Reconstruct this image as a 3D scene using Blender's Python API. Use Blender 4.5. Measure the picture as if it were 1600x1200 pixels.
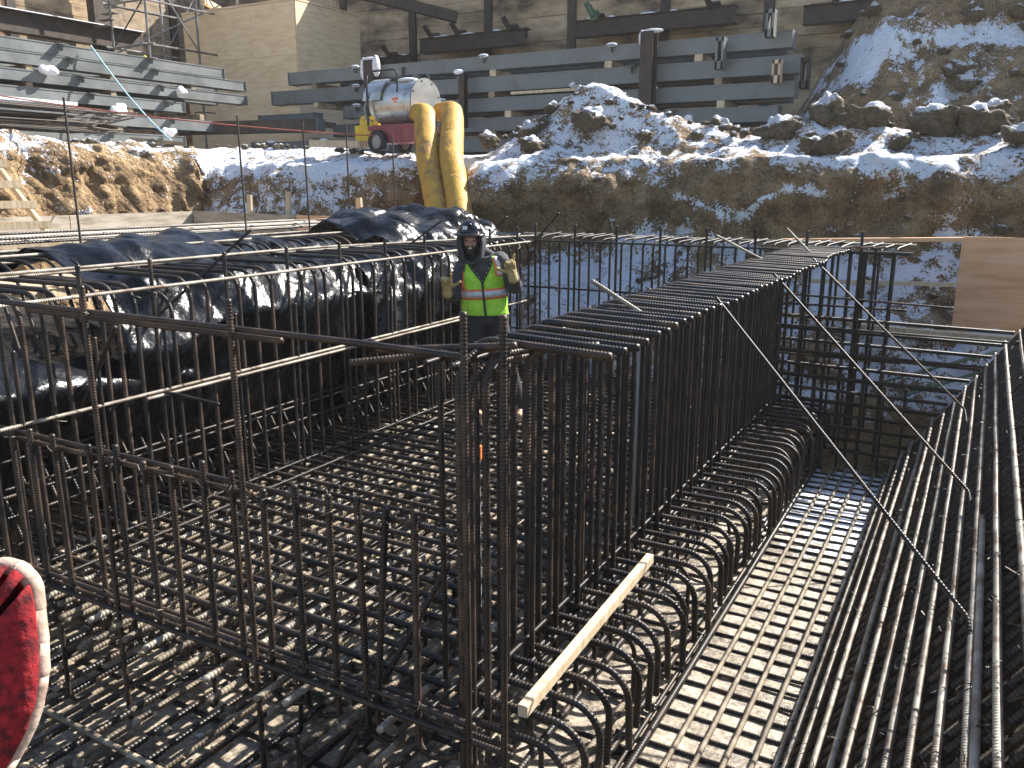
import bpy, bmesh, math, random
from math import sin, cos, pi, radians as rad, sqrt, atan2
from mathutils import Vector as V, Matrix, noise as N
random.seed(7)
S = bpy.context.scene
COL = S.collection
for o in list(bpy.data.objects): bpy.data.objects.remove(o)

# ---------------------------------------------------------------- camera, sky, sun, exposure
cam = bpy.data.cameras.new("camera"); camo = bpy.data.objects.new("camera", cam); COL.objects.link(camo)
cam.sensor_width = 36; cam.lens = 36*1310/1600; cam.clip_start = .05; cam.clip_end = 500
yaw, pit = rad(29.2), rad(13.35)
hd = V((-sin(yaw)*cos(pit), cos(yaw)*cos(pit), -sin(pit)))
camo.location = (0, 0, 2.2); camo.rotation_euler = hd.to_track_quat('-Z', 'Y').to_euler()
S.camera = camo
SUN_AZ, SUN_EL = 25, 39.5
w = bpy.data.worlds.new("World"); S.world = w; w.use_nodes = True
nt = w.node_tree; bg = nt.nodes["Background"]; sky = nt.nodes.new("ShaderNodeTexSky")
sky.sky_type = 'NISHITA'; sky.sun_disc = False; sky.sun_elevation = rad(SUN_EL); sky.sun_rotation = rad(SUN_AZ)
nt.links.new(sky.outputs[0], bg.inputs[0]); bg.inputs[1].default_value = 0.09
sl = bpy.data.lights.new("sun", 'SUN'); sl.energy = 5.0; sl.angle = rad(.5); sl.color = (1, .955, .88)
so = bpy.data.objects.new("sun", sl); COL.objects.link(so)
sd = V((sin(rad(SUN_AZ))*cos(rad(SUN_EL)), cos(rad(SUN_AZ))*cos(rad(SUN_EL)), sin(rad(SUN_EL))))
so.rotation_euler = (-sd).to_track_quat('-Z', 'Y').to_euler(); so.location = (5, 10, 20)
S.view_settings.view_transform = 'Standard'; S.view_settings.look = 'None'; S.view_settings.exposure = 1.42
S.view_settings.gamma = 1
S.render.engine = 'CYCLES'

# ---------------------------------------------------------------- material helpers
def mat(name, cols, scale=4, rough=(.6, .8), metal=0, bump=0, bscale=40, detail=6, stretch=None, rand=0, spec=.5, lo=.35, hi=.65, bdist=.01):
    m = bpy.data.materials.new(name); m.use_nodes = True
    t = m.node_tree; n = t.nodes; L = t.links; p = n["Principled BSDF"]
    tc = n.new("ShaderNodeTexCoord"); mp = n.new("ShaderNodeMapping"); L.new(tc.outputs["Object"], mp.inputs[0])
    if stretch: mp.inputs["Scale"].default_value = stretch
    if rand:
        oi = n.new("ShaderNodeObjectInfo"); vm = n.new("ShaderNodeVectorMath"); vm.operation = 'SCALE'
        vm.inputs[0].default_value = (37, 53, 71); L.new(oi.outputs["Random"], vm.inputs["Scale"]); L.new(vm.outputs[0], mp.inputs["Location"])
    nz = n.new("ShaderNodeTexNoise"); nz.inputs["Scale"].default_value = scale; nz.inputs["Detail"].default_value = detail; nz.inputs["Roughness"].default_value = .62
    L.new(mp.outputs[0], nz.inputs["Vector"])
    cr = n.new("ShaderNodeValToRGB"); L.new(nz.outputs["Fac"], cr.inputs[0])
    e = cr.color_ramp.elements; k = len(cols)
    e[0].position = lo; e[0].color = (*cols[0], 1); e[1].position = hi; e[1].color = (*cols[-1], 1)
    for i in range(1, k-1):
        q = e.new(lo+(hi-lo)*i/(k-1)); q.color = (*cols[i], 1)
    out = cr.outputs[0]
    if rand:
        hs = n.new("ShaderNodeHueSaturation"); mr = n.new("ShaderNodeMapRange"); mr.inputs[3].default_value = 1-rand; mr.inputs[4].default_value = 1+rand
        L.new(oi.outputs["Random"], mr.inputs[0]); L.new(mr.outputs[0], hs.inputs["Value"]); L.new(out, hs.inputs["Color"]); out = hs.outputs[0]
    L.new(out, p.inputs["Base Color"])
    r = n.new("ShaderNodeMapRange"); L.new(nz.outputs["Fac"], r.inputs[0]); r.inputs[1].default_value = .3; r.inputs[2].default_value = .7
    r.inputs[3].default_value = rough[0]; r.inputs[4].default_value = rough[1]; L.new(r.outputs[0], p.inputs["Roughness"])
    p.inputs["Metallic"].default_value = metal; p.inputs["Specular IOR Level"].default_value = spec
    if bump:
        b = n.new("ShaderNodeBump"); b.inputs["Strength"].default_value = bump; b.inputs["Distance"].default_value = bdist
        n2 = n.new("ShaderNodeTexNoise"); n2.inputs["Scale"].default_value = bscale; n2.inputs["Detail"].default_value = 5
        L.new(mp.outputs[0], n2.inputs["Vector"]); L.new(n2.outputs["Fac"], b.inputs["Height"]); L.new(b.outputs[0], p.inputs["Normal"])
    return m

def soil_mat(name, soil, snowcol=(.86, .89, .95), wet=False, sscale=3, thr=.27):
    """soil below, snow where the vertex attribute 'snow' plus fine noise is high"""
    m = bpy.data.materials.new(name); m.use_nodes = True
    t = m.node_tree; n = t.nodes; L = t.links; p = n["Principled BSDF"]
    tc = n.new("ShaderNodeTexCoord")
    def nse(s, d=8, r=.65):
        q = n.new("ShaderNodeTexNoise"); q.inputs["Scale"].default_value = s; q.inputs["Detail"].default_value = d; q.inputs["Roughness"].default_value = r
        L.new(tc.outputs["Object"], q.inputs["Vector"]); return q
    a = nse(sscale); f = nse(4.2, 10, .72); g = nse(34, 6, .7)
    cm = n.new("ShaderNodeMath"); cm.operation = 'MULTIPLY_ADD'; L.new(g.outputs["Fac"], cm.inputs[0]); cm.inputs[1].default_value = .9
    cm2 = n.new("ShaderNodeMath"); cm2.operation = 'MULTIPLY_ADD'; L.new(a.outputs["Fac"], cm2.inputs[0]); cm2.inputs[1].default_value = 1.0; cm2.inputs[2].default_value = -.45
    L.new(cm2.outputs[0], cm.inputs[2])
    cr = n.new("ShaderNodeValToRGB"); L.new(cm.outputs[0], cr.inputs[0]); e = cr.color_ramp.elements
    e[0].position = .34; e[0].color = (*soil[0], 1); e[1].position = .66; e[1].color = (*soil[2], 1); q = e.new(.5); q.color = (*soil[1], 1)
    at = n.new("ShaderNodeAttribute"); at.attribute_name = "snow"
    m1 = n.new("ShaderNodeMath"); m1.operation = 'MULTIPLY_ADD'; L.new(f.outputs["Fac"], m1.inputs[0]); m1.inputs[1].default_value = 2.6; L.new(at.outputs["Fac"], m1.inputs[2])
    m2 = n.new("ShaderNodeMath"); m2.operation = 'MULTIPLY_ADD'; L.new(g.outputs["Fac"], m2.inputs[0]); m2.inputs[1].default_value = 1.5; L.new(m1.outputs[0], m2.inputs[2])
    mr = n.new("ShaderNodeMapRange"); L.new(m2.outputs[0], mr.inputs[0]); mr.inputs[1].default_value = 2.05+thr-.05; mr.inputs[2].default_value = 2.05+thr+.07
    mx = n.new("ShaderNodeMix"); mx.data_type = 'RGBA'; L.new(mr.outputs[0], mx.inputs[0]); L.new(cr.outputs[0], mx.inputs[6]); mx.inputs[7].default_value = (*snowcol, 1)
    L.new(mx.outputs[2], p.inputs["Base Color"])
    rr = n.new("ShaderNodeMapRange"); L.new(a.outputs["Fac"], rr.inputs[0]); rr.inputs[1].default_value = .35; rr.inputs[2].default_value = .65
    rr.inputs[3].default_value = .38 if wet else .85; rr.inputs[4].default_value = .75 if wet else .95
    L.new(rr.outputs[0], p.inputs["Roughness"])
    b = n.new("ShaderNodeBump"); b.inputs["Strength"].default_value = .8; b.inputs["Distance"].default_value = .09
    vo = n.new("ShaderNodeTexVoronoi"); vo.inputs["Scale"].default_value = 13; L.new(tc.outputs["Object"], vo.inputs["Vector"])
    ah = n.new("ShaderNodeMath"); ah.operation = 'MULTIPLY_ADD'; L.new(vo.outputs["Distance"], ah.inputs[0]); ah.inputs[1].default_value = -.7; L.new(f.outputs["Fac"], ah.inputs[2])
    ad = n.new("ShaderNodeMath"); ad.operation = 'MULTIPLY_ADD'; L.new(g.outputs["Fac"], ad.inputs[0]); ad.inputs[1].default_value = .6; L.new(ah.outputs[0], ad.inputs[2])
    if wet: b.inputs["Strength"].default_value = .35; b.inputs["Distance"].default_value = .04
    L.new(ad.outputs[0], b.inputs["Height"]); L.new(b.outputs[0], p.inputs["Normal"])
    return m

M = {}
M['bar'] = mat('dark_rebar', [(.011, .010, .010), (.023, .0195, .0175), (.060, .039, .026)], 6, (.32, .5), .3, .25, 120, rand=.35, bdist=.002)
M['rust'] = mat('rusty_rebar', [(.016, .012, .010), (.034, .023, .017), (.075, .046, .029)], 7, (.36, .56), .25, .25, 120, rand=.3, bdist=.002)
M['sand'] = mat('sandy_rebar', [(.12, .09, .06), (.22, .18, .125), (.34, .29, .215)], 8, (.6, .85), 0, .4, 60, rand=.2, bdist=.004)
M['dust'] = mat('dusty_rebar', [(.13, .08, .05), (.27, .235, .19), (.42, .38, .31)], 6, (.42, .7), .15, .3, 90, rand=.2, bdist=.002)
M['mudbar'] = mat('mud_caked_rebar', [(.05, .04, .032), (.16, .125, .085), (.30, .25, .18)], 9, (.5, .85), .1, .5, 60, rand=.25, bdist=.004)
M['wire'] = mat('tie_wire', [(.04, .035, .03), (.09, .07, .05)], 10, (.4, .6), .5)
M['ply'] = mat('plywood', [(.70, .50, .29), (.80, .60, .37), (.85, .67, .44)], 2.2, (.6, .75), 0, .15, 30, stretch=(1, 1, 5), rand=.06)
M['plyo'] = mat('orange_plywood', [(.66, .34, .16), (.80, .45, .24), (.84, .52, .30)], 2.5, (.55, .75), 0, .15, 30, stretch=(.6, 1, 5), rand=.1)
M['plyg'] = mat('weathered_formwork', [(.26, .21, .15), (.42, .36, .28), (.52, .46, .37)], 3, (.6, .8), 0, .2, 30, stretch=(1, .7, 5))
M['lum'] = mat('pine_lumber', [(.46, .34, .20), (.60, .47, .31), (.68, .56, .40)], 6, (.55, .75), 0, .25, 40, stretch=(5, 5, .6), rand=.1)
M['lumd'] = mat('old_timber', [(.14, .10, .065), (.26, .19, .12), (.36, .27, .17)], 5, (.65, .85), 0, .3, 40, rand=.25)
M['steel'] = mat('grey_primed_steel', [(.115, .122, .12), (.148, .158, .154), (.178, .188, .184)], 1.6, (.42, .6), .1, .08, 20, rand=.08)
M['steelr'] = mat('grey_primed_steel_with_rust', [(.10, .075, .052), (.135, .148, .146), (.165, .18, .178)], 2.2, (.45, .65), .1, .08, 20, rand=.1, lo=.27, hi=.5)
M['black'] = mat('blackened_steel', [(.022, .018, .016), (.05, .038, .03), (.075, .05, .035)], 4, (.5, .7), .3, .2, 40, rand=.2)
M['lag'] = mat('stained_lagging', [(.085, .058, .038), (.38, .265, .155), (.60, .44, .28)], 1.7, (.75, .9), 0, .4, 20, stretch=(.5, .5, 1.2), rand=.15, lo=.36, hi=.64, detail=12)
M['lago'] = mat('bright_lagging', [(.22, .12, .055), (.40, .25, .12), (.50, .33, .17)], 1.5, (.7, .9), 0, .3, 14, stretch=(.6, .6, 3), rand=.12)
M['snow'] = mat('snow', [(.84, .87, .93), (.90, .92, .96)], 5, (.5, .7), 0, .5, 25)
M['rock'] = soil_mat('clod', [(.08, .058, .034), (.16, .12, .07), (.27, .205, .125)], sscale=5)
M['chrome'] = mat('galvanised_drum', [(.42, .42, .40), (.58, .58, .56), (.66, .66, .64)], 3, (.22, .38), .75, .05, 20)
M['disc'] = mat('grey_end_plate', [(.28, .28, .27), (.36, .36, .35)], 4, (.4, .55), .3)
M['red'] = mat('faded_red_paint', [(.22, .045, .05), (.34, .09, .10)], 4, (.45, .6))
M['duct'] = mat('yellow_duct_cloth', [(.22, .12, .045), (.44, .24, .03), (.52, .30, .04)], 4, (.55, .75), 0, .5, 26, lo=.33, hi=.6, bdist=.02)
M['yel'] = mat('yellow_plastic', [(.72, .48, .02), (.80, .56, .04)], 4, (.35, .5))
M['tyre'] = mat('tyre_rubber', [(.02, .02, .02), (.045, .042, .04)], 9, (.7, .9))
M['blackp'] = mat('black_paint', [(.015, .015, .016), (.03, .03, .03)], 5, (.35, .5))
M['white'] = mat('white_wrap', [(.62, .60, .60), (.80, .79, .80)], 8, (.35, .5), 0, .4, 30)
M['orange'] = mat('orange_plastic', [(.75, .19, .05), (.85, .26, .08)], 8, (.4, .5))
M['pvc'] = mat('grey_pvc', [(.30, .31, .33), (.40, .41, .43)], 5, (.35, .5))
M['rope'] = mat('blue_rope', [(.18, .34, .42), (.35, .52, .58)], 30, (.6, .7))
M['twine'] = mat('red_line', [(.30, .07, .05), (.4, .12, .08)], 30, (.6, .7))
M['yrope'] = mat('yellow_webbing', [(.75, .68, .04), (.85, .78, .08)], 9, (.5, .6))
M['green'] = mat('green_plastic', [(.03, .10, .05), (.07, .17, .09)], 6, (.35, .5))
M['scaf'] = mat('scaffold_tube', [(.12, .12, .115), (.26, .26, .25)], 5, (.4, .6), .4, rand=.3)
M['tarp'] = mat('black_poly_sheet', [(.003, .0035, .005), (.008, .009, .013)], 3, (.2, .4), 0, .8, 10, spec=.42, bdist=.025)
M['jack'] = mat('grey_jacket', [(.035, .036, .04), (.075, .075, .08)], 12, (.75, .9), 0, .4, 30)
M['hood'] = mat('hood_fleece', [(.022, .022, .025), (.05, .05, .054)], 12, (.8, .9), 0, .3, 50)
M['pants'] = mat('black_trousers', [(.012, .012, .014), (.03, .03, .034)], 10, (.7, .85), 0, .4, 25)
M['vest'] = mat('lime_vest', [(.30, .62, .03), (.42, .80, .05), (.46, .84, .09)], 7, (.6, .7), 0, .6, 16, bdist=.02)
M['vorg'] = mat('orange_trim', [(.85, .16, .04), (.95, .24, .08)], 9, (.6, .7))
M['refl'] = mat('reflective_tape', [(.48, .46, .44), (.74, .72, .72)], 20, (.35, .5), .1)
M['skin'] = mat('skin', [(.40, .21, .14), (.54, .31, .22)], 14, (.5, .6))
M['beard'] = mat('dark_beard', [(.012, .01, .009), (.03, .024, .02)], 30, (.7, .8))
M['helm'] = mat('black_hard_hat', [(.008, .008, .010), (.018, .018, .02)], 5, (.18, .3))
M['glove'] = mat('tan_leather', [(.28, .19, .07), (.46, .33, .13), (.52, .38, .17)], 12, (.65, .8), 0, .4, 40)
M['boot'] = mat('tan_boot', [(.42, .24, .13), (.55, .33, .2)], 12, (.6, .75))
M['teeth'] = mat('teeth', [(.6, .56, .5), (.7, .66, .6)], 10, (.4, .5))
M['fleece'] = mat('red_fleece', [(.06, .001, .003), (.20, .005, .009), (.34, .013, .018)], 130, (.85, .95), 0, .7, 160, bdist=.003)
M['cream'] = mat('cream_binding', [(.30, .20, .15), (.52, .40, .32)], 45, (.7, .85), 0, .6, 60, bdist=.004)
M['ground'] = soil_mat('bank_soil', [(.10, .058, .026), (.26, .165, .080), (.42, .29, .155)])
M['floor'] = soil_mat('pit_floor', [(.085, .066, .046), (.28, .23, .17), (.47, .405, .32)], wet=True, sscale=2.6, thr=.52)

# ---------------------------------------------------------------- object helpers
def link(name, me, m=None, parent=None, loc=None, rot=None):
    if m is not None and not me.materials: me.materials.append(m)
    o = bpy.data.objects.new(name, me); COL.objects.link(o)
    if parent: o.parent = parent
    if loc is not None: o.location = loc
    if rot is not None: o.rotation_euler = rot
    return o
def tag(o, label=None, cat=None, group=None, kind=None):
    if label: o['label'] = label
    if cat: o['category'] = cat
    if group: o['group'] = group
    if kind: o['kind'] = kind
    return o
def thing(name, label, cat, loc=(0, 0, 0), rot=(0, 0, 0), group=None):
    o = bpy.data.objects.new(name, None); COL.objects.link(o); o.location = loc; o.rotation_euler = rot; o.empty_display_size = .1
    return tag(o, label, cat, group)
def dup(root, loc, rot=None, label=None):
    r = root.copy(); COL.objects.link(r); r.location = loc
    if rot is not None: r.rotation_euler = rot
    if label: r['label'] = label
    for ch in list(root.children):
        c = ch.copy(); COL.objects.link(c); c.parent = r
        for g in ch.children:
            d = g.copy(); COL.objects.link(d); d.parent = c
    return r

class G:
    def __init__(s): s.v = []; s.f = []; s.mi = []; s.cur = 0
    def add(s, vs, fs, mx=None):
        k = len(s.v)
        s.v += [tuple(mx @ V(p)) if mx else tuple(p) for p in vs]
        s.f += [tuple(i+k for i in f) for f in fs]; s.mi += [s.cur]*len(fs)
    def box(s, c, d, mx=None, rz=0, rx=0, ry=0, bev=0):
        x, y, z = d[0]/2, d[1]/2, d[2]/2
        R = Matrix.Rotation(rz, 4, 'Z') @ Matrix.Rotation(ry, 4, 'Y') @ Matrix.Rotation(rx, 4, 'X')
        T = Matrix.Translation(c) @ R
        if mx: T = mx @ T
        if bev <= 0:
            vs = [(a*x, b*y, e*z) for a in (-1, 1) for b in (-1, 1) for e in (-1, 1)]
            s.add(vs, [(0, 1, 3, 2), (4, 6, 7, 5), (0, 4, 5, 1), (2, 3, 7, 6), (0, 2, 6, 4), (1, 5, 7, 3)], T)
        else:
            bm = bmesh.new(); bmesh.ops.create_cube(bm, size=1)
            bmesh.ops.scale(bm, vec=d, verts=bm.verts); bmesh.ops.bevel(bm, geom=bm.edges[:], offset=min(bev, min(d)*.45), segments=2, affect='EDGES')
            bm.verts.index_update(); s.add([v.co for v in bm.verts], [[v.index for v in f.verts] for f in bm.faces], T); bm.free()
        return s
    def beam(s, a, b, wd, h, bev=0, up=V((0, 0, 1))):
        a = V(a); b = V(b); t = (b-a); L = t.length; t.normalize(); sx = t.cross(up); sx.normalize(); uz = sx.cross(t)
        T = Matrix(((t.x, sx.x, uz.x, 0), (t.y, sx.y, uz.y, 0), (t.z, sx.z, uz.z, 0), (0, 0, 0, 1)))
        T = Matrix.Translation((a+b)/2) @ T
        return s.box((0, 0, 0), (L, wd, h), T, bev=bev)
    def tube(s, pts, r, n=8, cap=True, closed=False):
        pts = [V(p) for p in pts]; m = len(pts); rr = r if isinstance(r, (list, tuple)) else [r]*m
        base = len(s.v); ref = None; vs = []
        for i in range(m):
            if closed: t = pts[(i+1) % m]-pts[i-1]
            else: t = pts[min(i+1, m-1)]-pts[max(i-1, 0)]
            if t.length < 1e-9: t = V((0, 0, 1))
            t.normalize()
            if ref is None: ref = V((0, 0, 1)) if abs(t.z) < .9 else V((0, 1, 0))
            a = ref-t*ref.dot(t); a.normalize(); ref = a; b = t.cross(a)
            vs += [pts[i]+(a*cos(2*pi*k/n)+b*sin(2*pi*k/n))*rr[i] for k in range(n)]
        fs = [(i*n+k, i*n+(k+1) % n, (i+1)*n+(k+1) % n, (i+1)*n+k) for i in range(m-1) for k in range(n)]
        if closed: fs += [((m-1)*n+k, (m-1)*n+(k+1) % n, (k+1) % n, k) for k in range(n)]
        elif cap: fs += [tuple(range(n-1, -1, -1)), tuple((m-1)*n+k for k in range(n))]
        s.add(vs, fs); return s
    def ell(s, c, r, seg=14, rings=9, mx=None):
        vs = [(0, 0, -1)]; fs = []
        for i in range(1, rings):
            th = -pi/2+pi*i/rings
            vs += [(cos(th)*cos(2*pi*k/seg), cos(th)*sin(2*pi*k/seg), sin(th)) for k in range(seg)]
        vs.append((0, 0, 1)); top = len(vs)-1
        for k in range(seg): fs.append((0, 1+(k+1) % seg, 1+k)); fs.append((top, top-seg+k, top-seg+(k+1) % seg))
        for i in range(rings-2):
            for k in range(seg): fs.append((1+i*seg+k, 1+i*seg+(k+1) % seg, 1+(i+1)*seg+(k+1) % seg, 1+(i+1)*seg+k))
        T = Matrix.Translation(c) @ (mx if mx else Matrix()) @ Matrix.Diagonal((*r, 1))
        s.add(vs, fs, T); return s
    def cap(s, a, b, ra, rb, n=12):
        a = V(a); b = V(b); pts = []; rs = []
        t = (b-a).normalized()
        for k in range(5): q = pi/2*k/4; pts.append(a-t*ra*cos(q)); rs.append(max(ra*sin(q), .0008))
        for k in range(5): q = pi/2*(1-k/4); pts.append(b+t*rb*cos(q)); rs.append(max(rb*sin(q), .0008))
        return s.tube(pts, rs, n)
    def mesh(s, name, smooth=False):
        me = bpy.data.meshes.new(name); me.from_pydata([tuple(p) for p in s.v], [], s.f)
        if smooth: me.polygons.foreach_set("use_smooth", [True]*len(me.polygons))
        return me
    def obj(s, name, m, parent=None, loc=None, rot=None, smooth=False):
        me = s.mesh(name, smooth)
        if isinstance(m, (list, tuple)):
            for q in m: me.materials.append(q)
            me.polygons.foreach_set("material_index", s.mi); m = None
        return link(name, me, m, parent, loc, rot)

def fillet(pts, R, step=.025):
    """polyline with rounded corners -> list of (points)"""
    pts = [V(p) for p in pts]; out = [pts[0]]
    for i in range(1, len(pts)-1):
        a, b, c = pts[i-1], pts[i], pts[i+1]; u = (a-b).normalized(); v = (c-b).normalized()
        ang = u.angle(v); d = min(R/math.tan(ang/2), (a-b).length*.98, (c-b).length*.98)
        Rr = d*math.tan(ang/2); bis = (u+v).normalized(); ctr = b+bis*(Rr/sin(ang/2))
        p0 = b+u*d; p1 = b+v*d; k = max(4, int(Rr*(pi-ang)/step))
        e0 = p0-ctr; e1 = p1-ctr; tot = e0.angle(e1); ax = e0.cross(e1).normalized()
        for j in range(k+1): out.append(ctr+Matrix.Rotation(tot*j/k, 3, ax) @ e0)
    out.append(pts[-1]); return out
_cache = {}
def rebar(pts, r=.018, R=.12, pitch=.021, n=7, wob=0, amp=1.06):
    r *= .82; pitch *= .7
    key = (tuple(tuple(round(c, 3) for c in p) for p in pts), r, R, pitch, n, wob, amp)
    if key in _cache: return _cache[key]
    P = fillet(pts, R) if len(pts) > 2 else [V(p) for p in pts]
    cum = [0]
    for a, b in zip(P, P[1:]): cum.append(cum[-1]+(b-a).length)
    L = cum[-1]; ss = []; rs = []; q = 0
    while q < L-pitch:
        for o_, rr in ((0, .965), (.5, .965), (.64, amp), (.86, amp)): ss.append(q+o_*pitch); rs.append(r*rr)
        q += pitch
    ss.append(L); rs.append(r)
    pp = []; j = 0
    for x in ss:
        while j < len(cum)-2 and cum[j+1] < x: j += 1
        f = (x-cum[j])/max(cum[j+1]-cum[j], 1e-9); p = P[j].lerp(P[j+1], min(f, 1))
        if wob: p = p+V((N.noise((x*.7, wob, 0)), N.noise((x*.7, wob, 9)), N.noise((x*.7, wob, 19))))*.006
        pp.append(p)
    me = G().tube(pp, rs, n).mesh('rebar', True); _cache[key] = me; return me
def bar(name, pts, parent, m='bar', r=.018, R=.12, pitch=.021, loc=(0, 0, 0), rot=(0, 0, 0), n=7, wob=0):
    me = rebar(pts, r, R, pitch, n, wob, 1.12 if m in ('dust', 'sand') else 1.06)
    if not me.materials: me.materials.append(M[m])
    o = link(name, me, None, parent, loc, rot)
    if me.materials[0] != M[m]: o.material_slots[0].link = 'OBJECT'; o.material_slots[0].material = M[m]
    return o
rj = lambda a: random.uniform(-a, a)
def ties(parent, pts, r=.022, name='tie_wires'):
    g = G()
    for p in pts:
        p = V(p); ax = V((rj(1), rj(1), rj(1))).normalized(); a = ax.orthogonal().normalized(); b = ax.cross(a)
        ring = [p+(a*cos(2*pi*k/7)+b*sin(2*pi*k/7))*r*1.35 for k in range(7)]
        g.tube(ring, .0022, 3, closed=True)
        g.tube([ring[0], ring[0]+V((rj(.03), rj(.03), rj(.03))), ring[0]+V((rj(.05), rj(.05), rj(.02)-.01))], .0018, 3)
    return tag(g.obj(name, M['wire'], parent), kind='stuff')

# ================================================================ SETTING
def fbm(x, y, z=0, s=1, o=5): return N.fractal(V((x*s, y*s, z*s)), .9, 2.1, o)
def sstep(a, b, x):
    t = min(max((x-a)/(b-a), 0), 1); return t*t*(3-2*t)
def grid_mesh(name, rows, snow, m, kind='structure', parent=None):
    nr = len(rows); nc = len(rows[0]); me = bpy.data.meshes.new(name)
    me.from_pydata([tuple(p) for r in rows for p in r], [], [(i*nc+j, i*nc+j+1, (i+1)*nc+j+1, (i+1)*nc+j) for i in range(nr-1) for j in range(nc-1)])
    at = me.attributes.new("snow", 'FLOAT', 'POINT'); at.data.foreach_set("value", [x for r in snow for x in r])
    me.polygons.foreach_set("use_smooth", [True]*len(me.polygons))
    o = link(name, me, m, parent)
    if kind: o['kind'] = kind
    return o
# outlying ground, far below the banks
g = G(); nn = 24
vs = [(-60+120*i/nn, -60+120*j/nn, -1.4) for j in range(nn+1) for i in range(nn+1)]
g.add(vs, [(j*(nn+1)+i, j*(nn+1)+i+1, (j+1)*(nn+1)+i+1, (j+1)*(nn+1)+i) for j in range(nn) for i in range(nn)])
tag(g.obj('ground', M['lumd']), kind='structure')
# pit floor with the right hand earth slope
def slope_z(x): return -.62+1.574*max(0, min(x+.17, 1.5))
rows = []; sn = []
xs = [-13.5+.1*i for i in range(83)]+[-5.2+.045*i for i in range(1, 200)]+[3.8+.3*i for i in range(1, 12)]
ys = [-3+.2*i for i in range(20)]+[1.0+.05*i for i in range(175)]
for y in ys:
    r = []; s_ = []
    for x in xs:
        k = fbm(x, y, 0, 1.1, 6)
        z = slope_z(x)+(.022 if x < -1.5 else .010)*k+(.012 if x < -1.5 else .005)*N.noise(V((x*7, y*7, 3)))
        if x > -.17: z += .06*N.noise(V((x*3, y*3, 5)))
        r.append((x, y, z))
        v = -.16+.25*k
        if -1.45 < x < -.45: v += .85*sstep(6.0, 7.2, y)+.25*sstep(4.6, 6, y)*(x > -1.05)
        if -4.7 < x < -1.5: v += .16+.1*N.noise(V((x*1.3, y*1.3, 8)))
        if x > -.17: v -= .4
        if y < 2.4: v -= .05
        s_.append(v)
    rows.append(r); sn.append(s_)
grid_mesh('pit_floor', rows, sn, M['floor'])
# banks: one sheet that follows the lip of the excavation
path = [(7, 12.0), (3, 11.8), (0, 11.75), (-3, 11.65), (-5, 11.4), (-6.6, 11.25), (-7.5, 11.7), (-8.3, 11.35), (-10, 11.3), (-12.2, 11.55), (-12.95, 11.35), (-13.25, 10.6), (-13.3, 9), (-13.2, 7), (-13.35, 5), (-13.3, 2), (-13.3, -3)]
path = [V((a, b, 0)) for a, b in path]
P = []
for i in range(len(path)-1):
    p0 = path[max(i-1, 0)]; p1 = path[i]; p2 = path[i+1]; p3 = path[min(i+2, len(path)-1)]; k = max(2, int((p2-p1).length/.055))
    for j in range(k):
        t = j/k; P.append(.5*((2*p1)+(p2-p0)*t+(2*p0-5*p1+4*p2-p3)*t*t+(3*p1-p0-3*p2+p3)*t**3))
prof = [(-3.4, -.75), (-2.8, -.55), (-2.2, -.15), (-1.5, .45), (-1.05, .8), (-.72, 1.15), (-.55, 1.6), (-.44, 2.0), (-.28, 2.32), (-.1, 2.52), (0, 2.58)]
pf = []
for (a, b), (c, d) in zip(prof, prof[1:]):
    k = max(1, int(sqrt((c-a)**2+(d-b)**2)/.05))
    for j in range(k): pf.append((a+(c-a)*j/k, b+(d-b)*j/k))
nf = len(pf)
ds = [0]; st = .05
while ds[-1] < 9.5: ds.append(ds[-1]+st); st = min(st*(1.0 if ds[-1] < 2.2 else 1.03), .11)
def em_(q): return sstep(13.4, 14.2, q.y)*sstep(-3.6, -2.4, q.x)
def grade(x, y):
    b = 2.68+.22*sstep(-8, -12.5, x)
    b += .95*math.exp(-(((x+5.7)/.95)**2+((y-12.75)/.85)**2)**1.0)+.42*math.exp(-(((x+4.3)/1.0)**2+((y-12.5)/.7)**2))+.2*math.exp(-(((x+6.9)/.6)**2+((y-12.4)/.6)**2))
    r = sstep(-4.6, -2.2, x)
    b += r*.32*math.exp(-((y-12.6)/.5)**2)
    b += sstep(-3.3, -1.2, x+.25*(y-14))*min(2.75+1.6*sstep(-1.5, -.5, x), .78*max(0, y-13.6)+.05*max(0, y-13.6)**2)
    return b
rows = []; sn = []
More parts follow.
